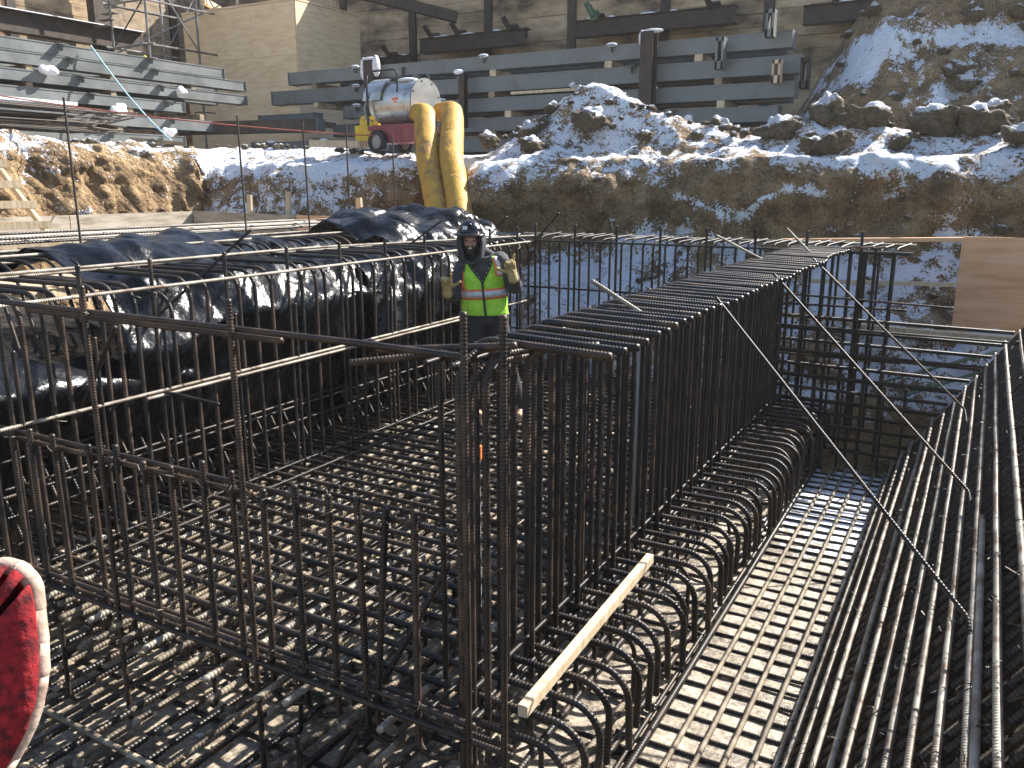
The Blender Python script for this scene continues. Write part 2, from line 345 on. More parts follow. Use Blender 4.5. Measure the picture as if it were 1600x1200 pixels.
for i, p in enumerate(P):
    t = (P[min(i+3, len(P)-1)]-P[max(i-3, 0)]).normalized(); nrm = V((t.y, -t.x, 0)); r = []; s_ = []
    right = sstep(-7.2, -6, p.x); mid = sstep(-13.2, -12.4, p.x)*(1-right); left = sstep(-12.9, -13.1, p.x)
    s0 = i*.055
    for j, (d, z) in enumerate(pf):
        q = p+nrm*d; q.z = z+(.30*left*sstep(.3, 2.2, z)); u = j/nf
        face = sstep(-2.4, -1, d)
        disp = .30*fbm(q.x*.9, q.y*.9, q.z*.8, 1, 7)*(.35+.65*face)+.11*abs(N.noise(q*3.1))+.07*abs(N.noise(q*6.3))+.10*right*face*N.noise(V((s0*2.6, 0, z*.35)))-.10*face*(lambda c: c[1]-c[0])(N.voronoi(q*2.2)[0])+.10*face*N.ridged_multi_fractal(V((q.x*1.7, q.y*1.7, q.z*(1.2 if right < .5 else .5))), .9, 2, 5, 1, 2)-.08
        led = right*.16*sin(3.1*z+1.4*fbm(s0*.25, 3, 0)+.5)*face
        q += nrm*(-disp-led)+V((0, 0, .35*disp*(1-face)+.04*fbm(q.x, q.y, q.z, 3, 4)))
        r.append(q)
        big = N.noise(V((q.x*.55, q.y*.55, q.z*.9+4)))
        v = -.24*right+.20*mid-.17*left*(1-sstep(1.9, 2.6, z))+.3*big
        if right > .5:
            v += .58*(1-sstep(1.15, 1.5, z+.35*N.noise(V((q.x*1.1, 7, 0)))))*sstep(-.5, 0, z)+.30*max(0, sin(2.2*z-1.8+1.2*fbm(s0*.3, 1, 0)))**6*sstep(-4.8, -3.5, p.x)
            led_ = .45+.9*fbm(q.x, z, 3, 1.6, 5)
            v += .1*sstep(-1, 1, q.x)+.28*fbm(q.x, z, 9, 1.2, 5)+led_*1.1*math.exp(-((z-2.0-.12*sin(2.6*q.x)-.1*sin(5.3*q.x+1))/.11)**2)*sstep(-4.0, -3.4, q.x)*(1-sstep(-1.2, -.8, q.x))+led_*1.0*math.exp(-((z-1.72-.1*sin(4*q.x))/.10)**2)*sstep(-2.0, -1.6, q.x)*(1-sstep(-.3, .1, q.x))
        v += (.5-.34*right)*sstep(2.2, 2.6, z)*(1-.5*left)
        if right > .5: v += .38*sstep(2.12, 2.45, z+.22*N.noise(V((q.x*.8, 4, 0)))+.10*N.noise(V((q.x*3.3, 4, 0))))
        s_.append(v)
    for d in ds:
        q = p+nrm*d; gz = grade(q.x, q.y); b = sstep(0, 1.2, d)
        lz = 2.58+.30*left
        z = lz*(1-b)+gz*b
        rough = .05+.12*em_(q)+.09*sstep(0, .6, 1.6-d)*(1-mid*.6)+.12*sstep(13.2, 15, q.y)*sstep(-3.6, -2, q.x)
        z += rough*(fbm(q.x, q.y, 0, 1.3, 7)+.3*fbm(q.x, q.y, 3, 5, 4)-.9*em_(q)*(lambda c: c[1]-c[0])(N.voronoi(V((q.x*1.6, q.y*1.6, 0)))[0]))-.05*(lambda c: c[1]-c[0])(N.voronoi(V((q.x*3, q.y*3, 0)))[0])*sstep(.2, .8, d)*sstep(-7.5, -6.5, q.x)
        disp = .30*fbm(q.x*.9, q.y*.9, lz*.8, 1, 7)*(1-sstep(0, .9, d))
        q += nrm*-disp; q.z = z; r.append(q)
        em = sstep(13.4, 14.2, q.y)*sstep(-3.6, -2.4, q.x)
        v = .44-.12*sstep(-7, -6, q.x)-.66*em+.42*em*(1-sstep(3.9, 4.9, q.z))+.45*em*fbm(q.x, q.y, 2, .7, 4)+.5*em*fbm(q.x, q.z*1.6, 7, 2.0, 5)+.1*fbm(q.x, q.y, 7, 1.5, 4)+.55*em*max(0, sin(1.9*q.z+1.5*fbm(q.x*.3, q.y*.3, 0)))**5-.25*left*(1-sstep(0, .5, d))
        v -= .3*sstep(3.4, 5, d)*(1-em)
        s_.append(v)
    rows.append(r); sn.append(s_)
grid_mesh('earth_bank', rows, sn, M['ground'])

# ================================================================ REBAR
ZT = 1.6; YF = 2.55; YB = 8.9; XL = -4.7; XR = -1.75
# --- front wall
t = thing('rebar_wall', 'nearest rebar wall, short and tall uprights tied to double rails', 'rebar cage', (XL, YF, 0))
o0 = V((XL, YF, 0)); tp = []
for i, x in enumerate([-4.98, -4.8, -4.61, -4.43, -4.23, -3.95, -3.73, -3.51, -3.31, -3.09, -2.9, -2.7, -2.51, -2.32, -2.16, -2.02, -1.88]):
    top = .915+rj(.045); lean = rj(.02)
    if i == 15: lean = -.10
    bar('short_bar', [(0, 0, top), (lean, 0, -.21), (lean+.15, .08, -.20)], t, 'rust' if i % 3 else 'bar', .019, .085, loc=(x-XL, rj(.008), 0))
    tp += [o0*0+V((x-XL, -.02, .84)), V((x-XL+lean*.8, -.02, .06))]
for x, b, top in ((-3.77, -.88, 1.73), (-2.78, -.95, 1.73), (-1.60, -.62, 1.76), (-1.435, -.62, 1.76)):
    bar('tall_bar', [(0, 0, top), (rj(.02), 0, b+.02), (.14, .05, b+.03)] if x < -2 else [(0, 0, top), (0, 0, b)], t, 'rust', .0175, .07, loc=(x-XL, -.045, 0))
    tp += [V((x-XL, -.05, 1.58)), V((x-XL, -.04, .84))]
for y, z, a, b in ((.042, .855, -.6, 3.0), (.04, .815, -.3, 1.9), (-.04, .01, -.7, 3.3), (.045, -.03, -.3, 3.25), (.0, .05, -.2, 3.1)):
    bar('rail', [(a, y, z), (b, y, z)], t, 'rust', .017)
bar('rail', [(-.7, -.012, 1.6), (2.6, -.012, 1.595), (3.05, .02, 1.58)], t, 'rust', .0175, .3)
bar('rail', [(.35, .02, 1.565), (2.15, .02, 1.56)], t, 'rust', .0175)
ties(t, tp)
# --- left wall: hooked bars over the trench
t = thing('rebar_wall', 'long left rebar wall whose bars hook over the tarp covered trench', 'rebar cage', (XL, YF, 0))
ys = []; y = -.2
while y < 6.3: ys.append(y); y += .153 if y > 1 else .125
tp = []
for i, y in enumerate(ys):
    if i % 4 == 2:
        bar('upright_bar', [(0, 0, 1.74), (0, 0, -.2)], t, 'bar', .017, loc=(.02, y, 0)); bar('upright_bar', [(0, 0, 1.3), (0, 0, -.2)], t, 'bar', .015, loc=(.03, y+.05, 0))
    else:
        h = 1.59 if i != 11 else 1.5
        bar('hooked_bar', [(-1.05, 0, h), (0, 0, h), (0, 0, -.2)], t, 'rust' if i % 5 in (0, 2, 3) else 'bar', .0185, .15, loc=(rj(.01), y+rj(.012), rj(.008)), rot=(rj(.008), rj(.006), rj(.02)))  # most bars take the lighter rust tone to stand in for sunlight on them
    tp += [V((.02, y, 1.5)), V((.02, y, .86)), V((.02, y, .02))]
for x, z, a, b in ((.03, 1.555, -1.2, 6.4), (.03, .87, -.6, 6.2), (.05, .845, .9, 4.8), (.03, .015, -.3, 6.3), (.28, .02, -.1, 6.3), (-.05, .45, -.3, 6.3)):
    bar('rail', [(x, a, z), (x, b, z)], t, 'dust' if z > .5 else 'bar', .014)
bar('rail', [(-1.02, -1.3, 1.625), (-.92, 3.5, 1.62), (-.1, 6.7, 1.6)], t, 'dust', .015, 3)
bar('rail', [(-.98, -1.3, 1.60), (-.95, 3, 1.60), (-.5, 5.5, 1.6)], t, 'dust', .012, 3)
bar('prop_bar', [(-.1, 1.05, .85), (.15, 1.05, .86), (.55, 1.05, .84)], t, 'rust', .013)
ties(t, tp)
# --- back wall
t = thing('rebar_wall', 'far rebar wall behind the worker, bar ends bent back on top', 'rebar cage', (XL, YB, 0))
x = .06; i = 0; tp = []
while x < 3.9:
    if i % 4 == 0: bar('upright_bar', [(0, 0, 1.76), (0, 0, -.2)], t, 'bar', .018, loc=(x, -.03, 0))
    bar('hooked_bar', [(.0, .42, 1.63), (0, 0, 1.6), (0, 0, -.2)], t, 'bar', .016, .09, loc=(x+.05, 0, rj(.01)), rot=(0, 0, rj(.1)-.25))
    tp.append(V((x+.05, -.02, 1.55))); x += .118+.02*(i % 2); i += 1
for z, y, m in ((1.565, -.03, 'bar'), (1.62, .35, 'dust'), (1.02, -.03, 'bar'), (.5, -.03, 'bar'), (.02, -.03, 'bar')):
    bar('rail', [(-.3, y, z), (4.1, y, z)], t, m, .014)
ties(t, tp)
# --- second layer wall right in front of the far bank (stirrups seen against snow) and the pit end
t = thing('rebar_wall', 'dark rebar grid closing the far end of the right hand pit', 'rebar cage', (XR, YB, 0))
for i, x in enumerate((.03, .20, .37, .44, .60, .72, .83, .99)):
    bar('upright_bar', [(0, 0, 1.6-.02*(i % 3)), (0, 0, -.55)], t, 'bar', .020, loc=(x, -.02, 0))
    if i in (4, 5, 6): bar('stub_bar', [(-.06, 0, 0), (.09, -.02, .02)], t, 'dust', .014, loc=(x, -.05, 1.6))
for i in range(13):
    z = .88-.122*i; xe = -.62+(z+.6)*.635-XR
    bar('rail', [(-.1, -.05, z+.02), (xe, -.05, z)], t, 'bar', .022, loc=(0, rj(.02), 0))
    if i % 2 == 0: bar('rail', [(-.1, -.25, z-.05), (xe-.05, -.25, z-.06)], t, 'bar', .015)
bar('rail', [(-.1, -.03, 1.555), (1.12, -.03, 1.555)], t, 'bar', .015)
bar('rail', [(-.1, -.03, 1.12), (1.55, -.1, 1.08)], t, 'bar', .013)
for i in range(7): bar('upright_bar', [(0, 0, .3-.12*max(0, 3-i)), (0, 0, -.58)], t, 'bar', .015, loc=(.1+.19*i, -.24, 0))
# --- right wall
t = thing('rebar_wall', 'tall rebar wall at right of the worker, thick bars hooked along its top', 'rebar cage', (XR, YF, 0))
y = .27; i = 0; tp = []
while y < 6.35:
    bar('hooked_bar', [(.60+.05*N.noise(V((y, 3, 0))), 0, 1.585+rj(.006)), (-.03, 0, 1.6), (-.03, 0, -.12)], t, 'rust' if i % 3 == 0 else 'bar', .0205, .13, loc=(0, y, rj(.006)), rot=(0, 0, rj(.018)-.03))
    if i % 2: bar('upright_bar', [(0, 0, 1.5), (0, 0, -.55)], t, 'bar', .017, loc=(.045, y+.05, 0))
    else: bar('upright_bar', [(0, 0, 1.55), (0, 0, -.55)], t, 'bar', .017, loc=(.30, y+.02, 0), rot=(0, rj(.02), 0)) if i % 4 == 0 and False else None
    if i % 2 == 0: bar('upright_bar', [(0, 0, 1.52), (0, 0, -.3)], t, 'bar', .017, loc=(-.19+rj(.02), y+.06, 0))
    tp += [V((.0, y, .03)), V((0, y, 1.5))]
    y += .128+rj(.012); i += 1
bar('hooked_bar', [(.32, .1, 1.575), (.05, 0, 1.56), (.05, 0, 1.0)], t, 'rust', .023, .10, loc=(.14, .36, 0), rot=(0, 0, .1))
for x, y_, h in ((.03, .1, 1.57), (.13, .14, 1.56), (.02, .2, 1.5)):
    bar('hooked_bar', [(x+.1, .3, h), (x, 0, h), (x, 0, -.5)], t, 'rust', .0185, .13, loc=(0, y_, 0))
for z, x in ((1.53, .03), (1.53, -.09), (.06, .02), (.02, -.1), (-.04, .06)):
    bar('rail', [(x, .05, z), (x, 6.4, z)], t, 'bar', .0155)
bar('rail', [(-.38, -.05, 1.52), (.03, .26, 1.56)], t, 'rust', .018)
bar('rail', [(-.42, .18, 1.53), (.22, .22, 1.6)], t, 'rust', .018, .2)
ties(t, tp)
# --- bottom mat of the pile cap
t = thing('rebar_mat', 'rebar mat under the feet of the worker, bar ends bent down along its right side', 'rebar mat', (XR, YF, 0))
y = .10; i = 0; tp = []
while y < 6.3:
    bar('bent_bar', [(-3.45, 0, -.42), (-3.45, 0, 0), (.53, 0, 0), (.53+rj(.02), 0, -.39)], t, 'rust' if i % 4 == 0 else 'bar', .0215, .155, .026, loc=(rj(.03), y, rj(.008)), rot=(0, 0, rj(.008)))
    if i % 6 == 1: bar('bent_bar', [(-1.2, 0, -.12), (.34, 0, -.12), (.34, 0, -.5)], t, 'bar', .016, .1, .024, loc=(rj(.04), y+.03, 0))
    for k in range(9): tp.append(V((-2.9+.33*k, y, .015)))
    y += .157+rj(.01); i += 1
for k in range(19):
    x = -3.1+.158*k
    bar('long_bar', [(0, -.15, -.04), (0, 6.4, -.04)], t, 'mudbar' if k % 3 else 'dust', .0205, pitch=.03, loc=(x+rj(.015), rj(.1), 0), rot=(0, 0, rj(.004)))
    bar('long_bar', [(0, -.15, -.04), (0, 6.4, -.04)], t, 'bar' if k % 2 else 'mudbar', .0205, pitch=.03, loc=(x+.045, rj(.1), -.09), rot=(0, 0, rj(.004)))
for k in range(5): bar('long_bar', [(0, 0, -.04), (0, 6.3, -.04)], t, 'bar', .016, pitch=.028, loc=(.03+.1*k, 0, 0)) if k < 1 else None
ties(t, tp)
# --- lower mat on the pit floor under the cap, in front and on both sides
t = thing('rebar_mat', 'mud caked lower rebar mat lying on the pit floor beneath the cage', 'rebar mat', (XL, 0, -.55))
for k in range(44):
    x = -1.0+.14*k
    if x > 3.5: break
    bar('long_bar', [(0, .9, 0), (0, 8.6, 0)], t, 'bar' if k % 3 else 'mudbar', .025, pitch=.032, loc=(x+rj(.02), rj(.3), rj(.008)), rot=(0, 0, rj(.012)))
for k in range(56):
    y = 1.0+.42*k
    if y > 8.7: break
    bar('cross_bar', [(-.9, 0, -.035), (3.4, 0, -.035)], t, 'bar', .019, pitch=.03, loc=(rj(.1), y+rj(.015), 0), rot=(0, 0, rj(.01)))
for k in range(4):
    bar('cross_bar', [(-.9, 0, .06), (3.4, 0, .06)], t, 'mudbar', .0185, pitch=.03, loc=(rj(.2), 1.0+.4*k+rj(.03), 0), rot=(0, 0, rj(.03)))
for k in range(20): bar('leg_bar', [(0, 0, .5), (0, 0, 0), (.1, .05, 0)], t, 'bar', .016, .06, loc=(random.uniform(.2, 2.9), random.uniform(2.3, 4.6), -.02), rot=(rj(.1), rj(.1), rj(3)))
g = G()
for k in range(420):
    x = random.uniform(-.9, 3.2); y = random.uniform(1.2, 4.2); s_ = random.uniform(.008, .030)
    n0 = len(g.v); g.ell((x, y, rj(.012)), (s_*random.uniform(.8, 1.8), s_*random.uniform(.8, 1.5), s_*.7), 6, 4)
    for q in range(n0, len(g.v)): a_, b_, c_ = g.v[q]; g.v[q] = (a_+rj(s_*.3), b_+rj(s_*.3), c_+rj(s_*.2))
tag(g.obj('mud_lumps', M['mudbar'], t), kind='stuff')
# --- floor strip on the right
t = thing('rebar_mat', 'sunlit thin bars in mud and snow at the foot of the slope', 'rebar mat', (-1.3, 0, -.6))
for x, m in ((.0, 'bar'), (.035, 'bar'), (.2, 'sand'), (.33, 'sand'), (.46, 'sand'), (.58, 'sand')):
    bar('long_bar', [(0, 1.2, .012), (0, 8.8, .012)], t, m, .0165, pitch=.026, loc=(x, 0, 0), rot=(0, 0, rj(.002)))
for k in range(48):
    y = 1.5+.155*k+rj(.01)
    bar('cross_bar', [(-.12, 0, -.012), (.70, 0, -.012), (.80, 0, .13)], t, 'bar', .0145, .1, loc=(0, y, rj(.004)), rot=(0, 0, rj(.012)))
# --- sloped mat on the right
t = thing('rebar_mat', 'sloped rebar mat at right, pale long bars over dark ribbed ones', 'rebar mat', (-.62, 0, -.6))
sx, sz = .536, .844          # up the slope
tp = []
for i in range(18):
    s = .0+.137*i
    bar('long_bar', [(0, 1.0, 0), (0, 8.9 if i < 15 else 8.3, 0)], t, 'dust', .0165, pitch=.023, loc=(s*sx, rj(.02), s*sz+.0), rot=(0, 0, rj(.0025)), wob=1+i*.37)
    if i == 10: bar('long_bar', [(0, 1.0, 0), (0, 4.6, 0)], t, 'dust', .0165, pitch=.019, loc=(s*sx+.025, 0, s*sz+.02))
    for k in range(14): tp.append(V((s*sx-.01, 1.5+.5*k+rj(.15), s*sz+.005)))
nx, nz_ = sz*.035, -sx*.035   # into the slope
for k in range(74):
    y = 1.25+.104*k
    bar('cross_bar', [(0, 0, 0), (2.4*sx, 0, 2.4*sz)], t, 'rust', .020, pitch=.024, loc=(nx+rj(.004), y+rj(.008), nz_), rot=(rj(.008), 0, 0))
lower = []
for k in range(50):
    o = bar('inner_bar', [(0, 0, 0), (2.4*sx, 0, 2.4*sz)], t, 'bar', .018, pitch=.02, loc=(nx*4, 1.2+.156*k+rj(.02), nz_*4))
for i in range(9): bar('inner_bar', [(0, 1.2, 0), (0, 8.8, 0)], t, 'bar', .0155, pitch=.03, loc=(nx*5.2+(.1+.25*i)*sx, 0, nz_*5.2+(.1+.25*i)*sz))
ties(t, tp)
# --- second cage beyond the trench on the left
t = thing('rebar_wall', 'second rebar cage left of the tarp with a row of curved bars arching over', 'rebar cage', (-5.85, YF, 0))
y = -.4; i = 0
while y < 7.2:
    bar('hooked_bar', [(-1.3, 0, 1.66), (0, 0, 1.66), (.22, 0, 1.0), (.3, 0, .2)], t, 'bar' if i % 3 else 'rust', .0165, .3, loc=(-.1, y+rj(.015), 0), rot=(0, 0, rj(.03)))
    y += .165; i += 1
for x, z in ((-.95, 1.685), (-.55, 1.63), (-.4, 1.69)): bar('rail', [(x, -.6, z), (x, 7.3, z)], t, 'dust', .014)
t = thing('rebar_mat', 'dark leaning rebar grid in the shaded trench behind the left wall', 'rebar mat', (-5.1, YF, -.5))
for k in range(40): bar('leaning_bar', [(0, 0, 0), (-.9, 0, 1.6)], t, 'bar', .0155, pitch=.03, loc=(rj(.01), .05+.16*k, 0), rot=(rj(.02), 0, 0))
for k in range(9): bar('rail', [(0, 0, 0), (0, 6.4, 0)], t, 'bar', .015, pitch=.03, loc=(-.09*k-.03+.03, 0, .16*k+.1))
for k in range(40): bar('cross_bar', [(-.7, 0, .45), (.4, 0, .45)], t, 'bar', .015, pitch=.03, loc=(0, .1+.16*k, 0))
# --- brace bars, thin uprights, odd bars
for (a, b, lab) in (((-1.22, 4.40, 1.62), (.10, 3.37, .60), 'nearest diagonal bar from the top of the right wall to the slope'),
                    ((-1.22, 5.78, 1.62), (.07, 5.02, .56), 'middle diagonal bar from the top of the right wall to the slope'),
                    ((-1.22, 7.2, 1.62), (.0, 7.35, .47), 'farthest diagonal bar from the top of the right wall to the slope')):
    a = V(a); b = V(b); d = (b-a); o = bar('brace_bar', [(0, 0, 0), tuple(d), tuple(d+V((.03, -.13, -.10)))], None, 'bar', .0115, .05, loc=a)
    tag(o, lab, 'rebar', 'diagonal brace bars on the right')
for (a, b, lab) in (((-1.72, 3.9, 1.73), (-1.38, 3.9, 1.55), 'short pale bar poking up at the near end of the right wall'),
                    ((-2.02, 7.2, 1.78), (-1.6, 7.1, 1.6), 'short bar poking up halfway along the top of the right wall'),
                    ((-1.66, 8.3, 1.80), (-1.4, 8.1, 1.6), 'short bar poking up at the far end of the right wall')):
    tag(bar('loose_bar', [(0, 0, 0), tuple(V(b)-V(a))], None, 'dust', .013, loc=a), lab, 'rebar', 'short bars poking out of the right wall')
for (y, h, lab) in ((4.83, 1.3, 'nearest and leftmost thin upright rod standing behind the tarp'), (6.83, 1.28, 'second thin upright rod from the left, in front of the snowy bank'),
                    (7.85, 1.28, 'third thin upright rod from the left, in front of the snowy bank'), (8.6, 1.27, 'fourth thin upright rod from the left, in front of the snowy bank'), (9.58, 1.2, 'rightmost thin upright rod, in front of the heater wheel')):
    tag(bar('upright_rod', [(0, 0, 0), (rj(.03), rj(.04), h+.5)], None, 'black', .013, loc=(-7.2, y, 1.15)), lab, 'rebar', 'thin upright rods on the left')
for (a, b, lab) in (((-4.93, 8.7, 1.84), (-5.4, 8.9, 1.5), 'slanting rod sticking up behind the hard hat'), ((-4.3, 8.8, 1.89), (-4.72, 8.95, 1.52), 'slanting rod sticking up right of the hard hat over the far wall'),
                    ((-4.75, 4.55, 1.88), (-5.2, 3.9, 1.2), 'slanting rod crossing the left wall rail in front of the tarp'), ((-4.9, 7.3, 1.85), (-5.3, 6.9, 1.45), 'slanting rod leaning on the left wall beside the heap of black plastic')):
    tag(bar('slanting_rod', [(0, 0, 0), tuple(V(b)-V(a))], None, 'rust', .013, loc=a), lab, 'rebar', 'slanting rods')
tag(bar('slanting_bar', [(0, 0, 0), (-1.05, .25, -1.0)], None, 'bar', .017, loc=(-4.25, 3.0, 1.42)), 'bar slanting down to the left behind the near rails of the left corner', 'rebar')
tag(bar('slanting_bar', [(0, 0, 0), (-.35, -.5, -.95)], None, 'rust', .019, loc=(-2.05, 3.05, .45)), 'bar leaning inside the near corner of the cage in front of the mat', 'rebar')
# loose bundle on the left cage
for i in range(12):
    tag(bar('loose_long_bar', [(0, 0, 0), (0, 5.6, 0)], None, 'dust' if i % 3 else 'bar', .014, pitch=.05, loc=(-7.35-.11*i+rj(.03), 3.3+rj(.5), 1.70+.03*(i % 2)+rj(.01)), rot=(0, 0, rj(.012)-.03)),
        'long loose bar lying with others on top of the left cage', 'rebar', 'loose long bars lying on the left cage')

# ================================================================ BIG THINGS BEHIND
def ibeam(g, L, h, wd, t=.014):
    g.box((0, 0, h/2-t/2), (L, wd, t)); g.box((0, 0, -h/2+t/2), (L, wd, t)); g.box((0, 0, 0), (L, t, h-2*t)); return g
# --- rear shoring wall (parallel to the far side) and left shoring wall
def shoring(name, label, a, b, z0, z1, step, panelmats, seed, pile=True):
    random.seed(seed); a = V(a); b = V(b); d = (b-a); L = d.length; ang = atan2(d.y, d.x)
    t = thing(name, label, 'retaining wall', (a.x, a.y, z0), (0, 0, ang)); k = round(L/step); H = z1-z0
    for i in range(k):
        x0 = i*step+.12; x1 = (i+1)*step-.12; g = G(); z = 0
        while z < H-.05:
            h = random.choice((.24, .28, .3, .6, .6)); h = min(h, H-z)
            off = rj(.012)
            if random.random() < .35:
                xm = x0+(x1-x0)*random.uniform(.3, .7)
                g.box(((x0+xm)/2, .1+off, z+h/2), (xm-x0-.006, .09, h-.012)); g.box(((xm+x1)/2, .1+rj(.012), z+h/2), (x1-xm-.006, .09, h-.012))
            else: g.box(((x0+x1)/2, .1+off, z+h/2), (x1-x0, .09, h-.012))
            z += h
        g.box(((x0+x1)/2, .3, H/2), (x1-x0+.24, .2, H-.01))
        g.obj('lagging_panel', M[panelmats[i % len(panelmats)]], t)
        if pile:
            q = G(); q.box((i*step, .0, H/2), (.22, .018, H)); q.box((i*step, .12, H/2), (.016, .22, H))
            q.obj('soldier_pile', M['black'], t)
    return t
shoring('shoring_wall', 'tall shaded shoring wall of stained lagging boards across the back of the site', (-22, 20.5), (16, 20.5), 2.3, 9.6, 2.45, ('lag',), 3)
shoring('shoring_wall', 'orange brown lagging wall at far left behind the stacked beams', (-21.3, 3.6), (-21.3, 20.4), 2.3, 9.6, 2.4, ('lago', 'lag', 'lago', 'lago', 'lag', 'lumd', 'lumd'), 5)
random.seed(11)
def waler(x0, x1, z, lab, y=20.1, heads=(), h=.38):
    t = thing('waler_beam', lab, 'steel beam', ((x0+x1)/2, y, z)); L = x1-x0
    g = G(); g.box((0, -.22, h/2-.01), (L, .3, .02)); g.box((0, -.22, -h/2+.01), (L, .3, .02)); g.box((0, -.30, 0), (L, .014, h-.04)); g.obj('lower_channel', M['black'], t)
    g = G(); g.box((0, .1, h/2+.06), (L*.94, .28, .03)); g.box((0, .02, h/2-.06), (L*.94, .02, .2)); g.obj('upper_channel', M['black'], t)
    for hx in heads:
        q = G(); q.tube([(hx, -.2, h/2-.1), (hx-.12, -.5, h/2+.28)], .065, 10); q.box((hx+.03, -.2, h/2+.04), (.3, .22, .07), rx=-.5); q.obj('anchor_head', M['black'], t)
    q = G()
    for k in range(5): q.ell((rj(L*.42), -.25+rj(.05), h/2+.012), (random.uniform(.08, .25), .09, .035), 10, 5)
    q.obj('snow_patch', M['snow'], t, smooth=True); return t
waler(-13.9, -10.7, 5.83, 'short dark tie back beam on the back wall above the heater', heads=(-1.2, -.35, 1.2))
waler(-9.3, -5.4, 5.88, 'longer dark tie back beam with green fitting high on the back wall', heads=(-1.4, 1.4))
waler(-3.95, -1.2, 5.72, 'dark beam at the top right where the wall meets the earth slope', heads=(-.7, .6))
waler(-16.8, -14.2, 5.45, 'dark beam on the back wall mostly hidden by the plywood enclosure', heads=(.6,))
q = G(); q.box((-8.75, 19.7, 6.12), (.16, .2, .22)); q.tube([(-8.75, 19.6, 6.1), (-8.9, 19.5, 6.4)], .07, 10); tag(q.obj('green_cap', M['green']), 'green plastic cap on the tie back beam at top centre', 'cap')
t = thing('waler_beam', 'heavy dark steel beam with snow on top against the orange wall at far left', 'steel beam', (-20.6, 13.2, 5.95), (0, 0, rad(90)))
ibeam(G(), 6.2, .5, .34).obj('beam_body', M['black'], t); G().box((0, 0, .262), (6.1, .3, .02)).obj('snow_layer', M['snow'], t)
t = thing('waler_beam', 'second dark steel beam lower down against the orange wall at far left', 'steel beam', (-20.7, 12.4, 5.25), (0, 0, rad(90)))
ibeam(G(), 5.2, .42, .3).obj('beam_body', M['black'], t)
G().box((-20.9, 15.25, 5), (.35, .35, 6.2)).box((-20.7, 15.25, 5), (.03, .5, 6.2)).obj('steel_column', M['black'])
tag(bpy.data.objects['steel_column'], 'black steel column between the orange wall and the scaffold', 'column')
# --- scaffold
t = thing('scaffold', 'tangle of scaffold tubes between the orange wall and the plywood enclosure', 'scaffold', (-19.4, 15.0, 2.9))
for x in (0, 1.3):
    for y in (-.5, 1.0, 2.4):
        G().tube([(x, y, 0), (x, y, 5.6)], .03, 8).obj('standard', M['scaf'], t)
for z in (1.6, 2.6, 3.6, 4.6):
    for x in (0, 1.3): G().tube([(x, -.7, z), (x, 2.6, z)], .026, 6).obj('ledger', M['scaf'], t)
    G().tube([(-.2, -.5, z), (1.5, -.5, z)], .026, 6).obj('transom', M['scaf'], t)
for a, b in (((0, -.5, 2.6), (0, 1, 4.6)), ((0, 1, 2.6), (0, 2.4, 4.6)), ((1.3, -.5, 4.6), (1.3, 1, 2.6)), ((0, -.5, 3.6), (1.3, -.5, 4.9)), ((1.3, 1, 4.6), (1.3, 2.4, 2.6)), ((-.3, -.9, 2.2), (1.1, 2.0, 3.9)), ((0, 2.4, 3.6), (1.3, 1.0, 5.2)), ((0, 1, 4.6), (0, -.5, 2.6))):
    G().tube([a, b], .02, 6).obj('brace', M['scaf'], t)
g = G()
for k in range(9): g.box((-.15+.0*k, -.6+.1*k, 3.1+.16*k), (.5, .16, .02))
g.obj('stair_treads', M['scaf'], t)
g = G()
for k in range(26):
    a = V((-19.2+rj(1.6), 14.4+rj(1.2), 4.1+rj(.3))); p = [a]
    for j in range(5): p.append(p[-1]+V((rj(.5), rj(.5), rj(.14))))
    g.tube(fillet(p, .1, .06), .015, 5)
tag(g.obj('cable_tangle', M['blackp']), 'heap of black cables lying under the scaffold', 'cables')
g = G(); g.tube(fillet([(-18.3, 13.9, 4.95), (-18.1, 13.7, 4.9), (-17.9, 14.0, 4.98), (-17.75, 14.1, 5.15)], .1, .04), [.035]*3+[.045]*20 if False else .04, 6)
tag(g.obj('webbing_strap', M['yrope']), 'yellow webbing caught on the scaffold', 'strap')
# --- plywood enclosure
t = thing('plywood_enclosure', 'large plain plywood box enclosure behind the stacked beams', 'enclosure', (-17.3, 17.7, 2.75))
def sheet(nm, x0, x1, z0, z1, face, m='ply'):
    if face == 'f': G().box(((x0+x1)/2, -1.1, (z0+z1)/2), (x1-x0-.004, .02, z1-z0-.004)).obj(nm, M[m], t)
    else: G().box((1.96, (x0+x1)/2, (z0+z1)/2), (.02, x1-x0-.004, z1-z0-.004)).obj(nm, M[m], t)
for a, b in ((-2.0, .5), (.5, 1.95)): sheet('plywood_sheet', a, b, 2.6, 3.83, 'f')
for a, b in ((-2.0, -.55), (-.55, 1.95)): sheet('plywood_sheet', a, b, 1.36, 2.6, 'f')
for a, b in ((-2.0, .7), (.7, 1.95)): sheet('plywood_sheet', a, b, 0, 1.36, 'f')
sheet('plywood_sheet', -1.09, 1.35, 0, 2.5, 's'); sheet('plywood_sheet', -1.09, 1.35, 2.5, 3.83, 's')
G().box((-.02, .13, 3.86), (4.0, 2.5, .05)).obj('roof_sheet', M['ply'], t)
g = G(); g.box((-.02, .12, 1.9), (3.8, 2.3, 3.76)); g.obj('inner_frame', M['lum'], t)
for (x, ry) in ((-19.0, .5), (-16.2, -.25)):
    tag(G().box((x, 17.6, 6.86 if x < -17 else 6.9), (.1, 2.4, .16), rz=ry).obj('timber_board', M['lum']), 'pale board lying on the %s end of the plywood enclosure roof' % ('left' if x < -17 else 'right'), 'board')
tag(G().beam((-15.6, 17.6, 7.2), (-12.4, 19.3, 6.35), .3, .25).obj('dark_beam', M['black']), 'dark raking beam above the right corner of the plywood enclosure', 'steel beam')

